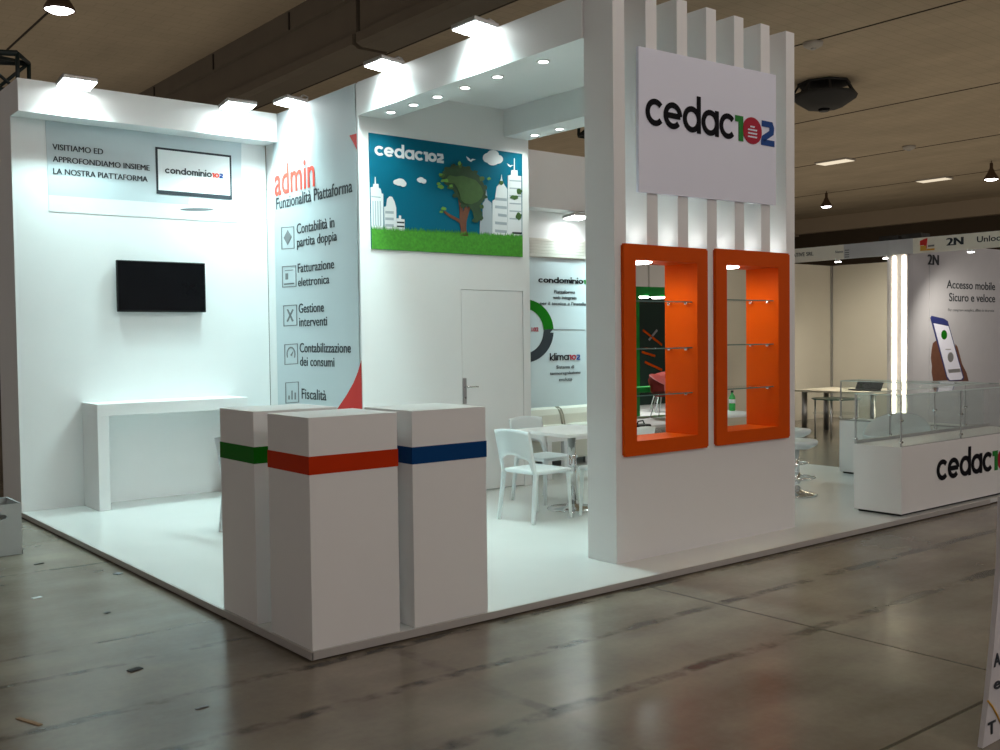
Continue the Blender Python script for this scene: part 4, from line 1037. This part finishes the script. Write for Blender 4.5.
b = bm_new(); polypx(b, 'X', K, [(920, 241), (924, 239), (927.5, 238), (926.8, 245), (920, 245.5)], .004); polypx(b, 'X', K, [(926.8, 243), (926.8, 248.5), (924, 249), (924, 243)], .004); obj('logo_mark', b, M['red'], t)
b = bm_new(); polypx(b, 'X', K, [(920.3, 245.8), (926, 245.5), (926.5, 250.6), (920.3, 251)], .004); polypx(b, 'X', K, [(926.6, 248.8), (934.6, 248.2), (934.6, 250), (926.6, 250.6)], .0035); obj('logo_mark', b, M['yellow'], t)
b = bm_new(); polypx(b, 'X', K, [(928, 245.3), (934.3, 244.5), (934.3, 246.3), (928, 247)], .003); obj('logo_mark', b, M['grey_ink'], t)
text(t, 'X', K, '2N', (947, 245.8), (963, 244.2), 238.4, M['ink'], .03)
text(t, 'X', K, 'Unlock', (977, 242.4), (1006, 239.8), 236.8, M['ink'], .015)
for px, lab in (((838, 262.3), 'small white spot under the cream fascia near the tower'), ((886, 261), 'small white spot under the fascia left of the light strips'), ((971, 248.6), 'small white spot under the fascia above the phone graphic')):
    c = at('X', SX+.03, *px); c.z = 2.79
    u = thing('fascia_spot', lab, 'spotlight', tuple(c), 'spots under the stall fascia')
    b = bm_new(); cyl(b, (c.x, c.y, 2.785), (c.x, c.y, 2.822), .05, .03, 20); obj('housing', b, M['white'], u)
    b = bm_new(); lathe(b, (c.x, c.y, 2.775), [(.045, 0), (.05, .01)], n=20); obj('lens', b, M['downled'], u)
    spot((c.x+.05, c.y, 2.74), (c.x+2, c.y, .4), 130, (1, .93, .80), 130, .7, .05, 'fascia_spot_lamp')
t = thing('light_column', 'grey column with two vertical glowing strips between the stalls', 'column', (SX+.1, 3.87, 0))
b = bm_new(); box(b, SX+.01, SX+.15, 3.712, 4.045, .001, 2.82); obj('casing', b, M['stallgrey'], t)
for px in (894, 903.8):
    y = at('X', SX, px, 300).y; b = bm_new(); box(b, SX-.012, SX+.0095, y-.021, y+.021, .12, 2.80, .006); obj('light_strip', b, M['tube'], t)
# phone graphic on the dividing wall (faces -Y)
P = 3.71
t = thing('wall_graphic', 'grey graphic of a hand holding a phone on the dividing stall wall', 'wall graphic', (14, P, .3))
b = bm_new(); box(b, 12.85, 16.3, P-.006, P-.001, .25, 3.0); obj('backing', b, M['stallgrey'], t)
K = P-.0065
text(t, 'Y', K, '2N', (928, 264.8), (938.4, 265.0), 254.6, M['ink'], .03)
text(t, 'Y', K, 'Accesso mobile', (946.5, 288.5), (995, 289.8), 280.5, M['ink'], .012)
text(t, 'Y', K, 'Sicuro e veloce', (949, 301.3), (995, 302.0), 293.3, M['ink'], .012)
text(t, 'Y', K, 'Per comprare semplice, affitto in sicurezza', (948, 311.4), (994, 311.6), 308.6, M['grey_ink'], 0)
hand = [(933, 343), (936, 340.5), (939, 344), (942, 352), (946, 366), (950, 380), (933, 381), (931.6, 372), (932, 366), (930.8, 358), (931.6, 350)]
b = bm_new(); polypx(b, 'Y', K, hand, .003); polypx(b, 'Y', K, [(955.5, 344), (957.5, 347), (962, 364), (966.5, 373), (968.5, 381), (950, 381)], .003)
for i, (hx, hy) in enumerate(((936, 349), (935, 357), (935.5, 365), (937, 373))): polypx(b, 'Y', K, blob(hx, hy, 3.6, 3.8, 14), .0035+.0002*i)
obj('hand_picture', b, M['skin'], t)
b = bm_new(); polypx(b, 'Y', K, [(930.2, 318), (931.5, 315.8), (944, 318.6), (947.6, 321.2), (963.8, 377.5), (962.5, 380.2), (949, 381), (946.5, 378)], .004); ph = obj('phone_picture', b, M['navy'], t)
b = bm_new(); polypx(b, 'Y', K, [(933.2, 323.2), (948.2, 326.2), (962.6, 377.5), (960.8, 379.6), (949.6, 380.2), (947, 376.5)], .002, .004); obj('phone_screen', b, M['matt'], ph)
b = bm_new(); polypx(b, 'Y', K, blob(943.8, 334.8, 3.0, 4.8), .001, .006); obj('phone_icon', b, M['stripe_green'], ph)
b = bm_new(); polypx(b, 'Y', K, blob(950.2, 357.2, 3.0, 5.0), .001, .006); obj('phone_icon', b, M['alu'], ph)
b = bm_new(); polypx(b, 'Y', K, [(947.5, 369.5), (959.5, 368.5), (960.6, 372), (948.6, 373)], .001, .006); polypx(b, 'Y', K, [(945, 349), (950.5, 348.8), (950.7, 349.6), (945.2, 349.8)], .001, .006); obj('phone_text', b, M['alu'], ph)
# desk and things in the empty stall
t = thing('stall_desk', 'pale topped desk on dark legs in the empty stall', 'desk', (12.6, 5.0, 0))
b = bm_new(); prism(b, [(11.95, 5.55, .67), (13.15, 5.62, .67), (13.3, 4.10, .67), (11.93, 4.10, .67)], (0, 0, .03)); obj('tabletop', b, M['desk'], t)
for x, y in ((12.06, 5.44), (12.62, 5.40), (12.1, 4.22), (13.1, 4.22)):
    b = bm_new(); cyl(b, (x, y, 0), (x, y, .67), .045, n=20); obj('leg', b, M['steel'], t)
t = thing('laptop', 'dark closed screen lying on the pale desk behind the glass counter', 'laptop', (12.4, 4.5, .701))
b = bm_new(); box(b, 12.3, 12.5, 4.32, 4.78, .702, .72, .004); obj('base', b, M['black'], t)
b = bm_new(); prism(b, [(12.50, 4.32, .72), (12.50, 4.78, .72), (12.58, 4.78, .85), (12.58, 4.32, .85)], (.012, 0, .002)); obj('screen', b, M['black'], t)
t = thing('glass_vitrine', 'small round-topped glass shelf unit in front of the stall desk', 'glass cabinet', (11.6, 4.55, 0))
c = at('Z', 0, 864, 436)
b = bm_new(); lathe(b, (11.6, 4.55, .60), [(.36, 0), (.37, .006), (.37, .014)], n=32); obj('glass_top', b, M['glassedge'], t)
b = bm_new(); lathe(b, (11.6, 4.55, .38), [(.35, 0), (.35, .008)], n=32); obj('glass_shelf', b, M['glass'], t)
for i in range(4):
    a = math.radians(20+90*i); b = bm_new(); cyl(b, (11.6+.32*math.cos(a), 4.55+.32*math.sin(a), 0), (11.6+.32*math.cos(a), 4.55+.32*math.sin(a), .60), .014, n=10); obj('leg', b, M['steel'], t)

# ================================================================== LEFT FOREGROUND
bxr = at('Z', 0, 22.5, 554)
t = thing('storage_box', 'open white crate with hand hole at the left edge, beside the platform', 'box', (bxr.x-.35, bxr.y+.2, 0))
x1, y0 = bxr.x, bxr.y; x0, y1 = x1-.70, y0+.42; zt = at('Y', y0, 21, 503).z; th = .012
hx, hz = at('Y', y0, -1, 517.5).x, at('Y', y0, 2, 517.5).z
b = bm_new()
# front wall with an oval hole
nh = 20; hole = [(hx+.055*math.cos(2*PI*i/nh), hz+.024*math.sin(2*PI*i/nh)) for i in range(nh)]
def rim(i):
    a = 2*PI*i/nh; c_, s_ = math.cos(a), math.sin(a)
    k = min((x1-hx if c_ > 0 else hx-x0)/max(1e-6, abs(c_)), (zt-hz if s_ > 0 else hz-.002)/max(1e-6, abs(s_)))
    return (hx+c_*k, hz+s_*k)
cor = [(x1, zt), (x0, zt), (x0, .002), (x1, .002)]
fr_, bk_ = {}, {}
for yv in (y0, y0+th):
    H = [b.verts.new((p[0], yv, p[1])) for p in hole]; Rm = [b.verts.new((*(lambda q: (q[0], yv, q[1]))(rim(i)),)) for i in range(nh)]
    for i in range(nh):
        j = (i+1) % nh; b.faces.new((H[i], H[j], Rm[j], Rm[i]))
        ra, rb = Rm[i].co, Rm[j].co
        if abs(ra.x-rb.x) > 1e-6 and abs(ra.z-rb.z) > 1e-6:
            cc = min(cor, key=lambda q: (q[0]-(ra.x+rb.x)/2)**2+(q[1]-(ra.z+rb.z)/2)**2)
            v = b.verts.new((cc[0], yv, cc[1])); b.faces.new((Rm[i], Rm[j], v))
    (fr_ if yv == y0 else bk_)['h'] = H
for i in range(nh): j = (i+1) % nh; b.faces.new((fr_['h'][i], bk_['h'][i], bk_['h'][j], fr_['h'][j]))
bmesh.ops.remove_doubles(b, verts=b.verts, dist=1e-5)
obj('front_panel', b, M['cardboard'], t)
b = bm_new(); box(b, x0, x0+th, y0+th, y1, .002, zt); box(b, x1-th, x1, y0+th, y1, .002, zt); box(b, x0+th, x1-th, y1-th, y1, .002, zt); obj('side_panels', b, M['cardboard'], t)
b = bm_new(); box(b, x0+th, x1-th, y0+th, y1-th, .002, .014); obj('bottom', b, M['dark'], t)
b = bm_new(); box(b, x1-.002, x1+.002, y0-.002, y0+.10, .002, .03); obj('corner_scuff', b, M['black'], t)
# sign totem at the right edge
tp = at('Z', 0, 981, 752)
t = thing('totem_sign', 'white printed totem cut off by the lower right corner', 'sign', (1.9, -2.6, 0))
yb = tp.y+.01
pts = [at('Y', yb, 1001, 560), at('Y', yb, 994.5, 640), at('Y', yb, 988.5, 700), at('Y', yb, 982.5, 754)]
lean = [(p.x, yb, max(p.z, .002)) for p in pts]
poly = lean+[(pts[3].x+.60, yb, .002), (pts[0].x+.52, yb, pts[0].z+.25), (pts[0].x+.01, yb, pts[0].z+.25)]
b = bm_new(); prism(b, poly, (0, .02, 0)); obj('board', b, M['totem'], t)
K = yb-.0005
text(t, 'Y', K, 'A', (993.5, 667), (1000, 664), 655, M['ink'], .02)
text(t, 'Y', K, 'e', (993.5, 690), (1000, 687), 679, M['ink'], .02)
text(t, 'Y', K, 'T', (987.5, 736), (995, 731), 724, M['ink'], .02)
b = bm_new()
ln = [at('Y', yb-.002, *q) for q in ((988, 701), (992, 706), (996.5, 714), (1002, 726))]
tube(b, ln, .004); obj('yellow_line', b, M['yellow'], t)

# floor litter
def litter(px, L_, W_, rz, m, lab, nm='litter_scrap'):
    c = at('Z', 0, *px); b = bm_new(); box(b, -L_/2, L_/2, -W_/2, W_/2, .0008, .003+W_*.06, .001, 1)
    bmesh.ops.transform(b, matrix=Matrix.Translation((c.x, c.y, 0)) @ Matrix.Rotation(rz, 4, 'Z'), verts=b.verts)
    tag(obj(nm, b, m), lab, 'litter')
litter((29, 722), .16, .022, math.radians(110), M['wood'], 'short bare wooden stick on the concrete near the lower left corner', 'wooden_stick')
litter((135, 670), .07, .04, .3, M['dark'], 'dark flat scrap on the concrete left of the podiums')
litter((37, 598), .06, .03, .2, M['paper'], 'pale paper scrap on the concrete below the crate')
litter((107, 613), .035, .03, .8, M['dark'], 'small dark lump on the concrete beside the left platform edge')
litter((118, 574), .05, .05, .5, M['grey_ink'], 'crumpled grey scrap close to the left platform edge')
litter((202, 708), .06, .018, .1, M['grey_ink'], 'thin grey scrap on the concrete near the bottom edge, left of the corner podium')
litter((39, 564), .07, .025, .2, M['dark'], 'dark curved scrap on the concrete just right of the crate')
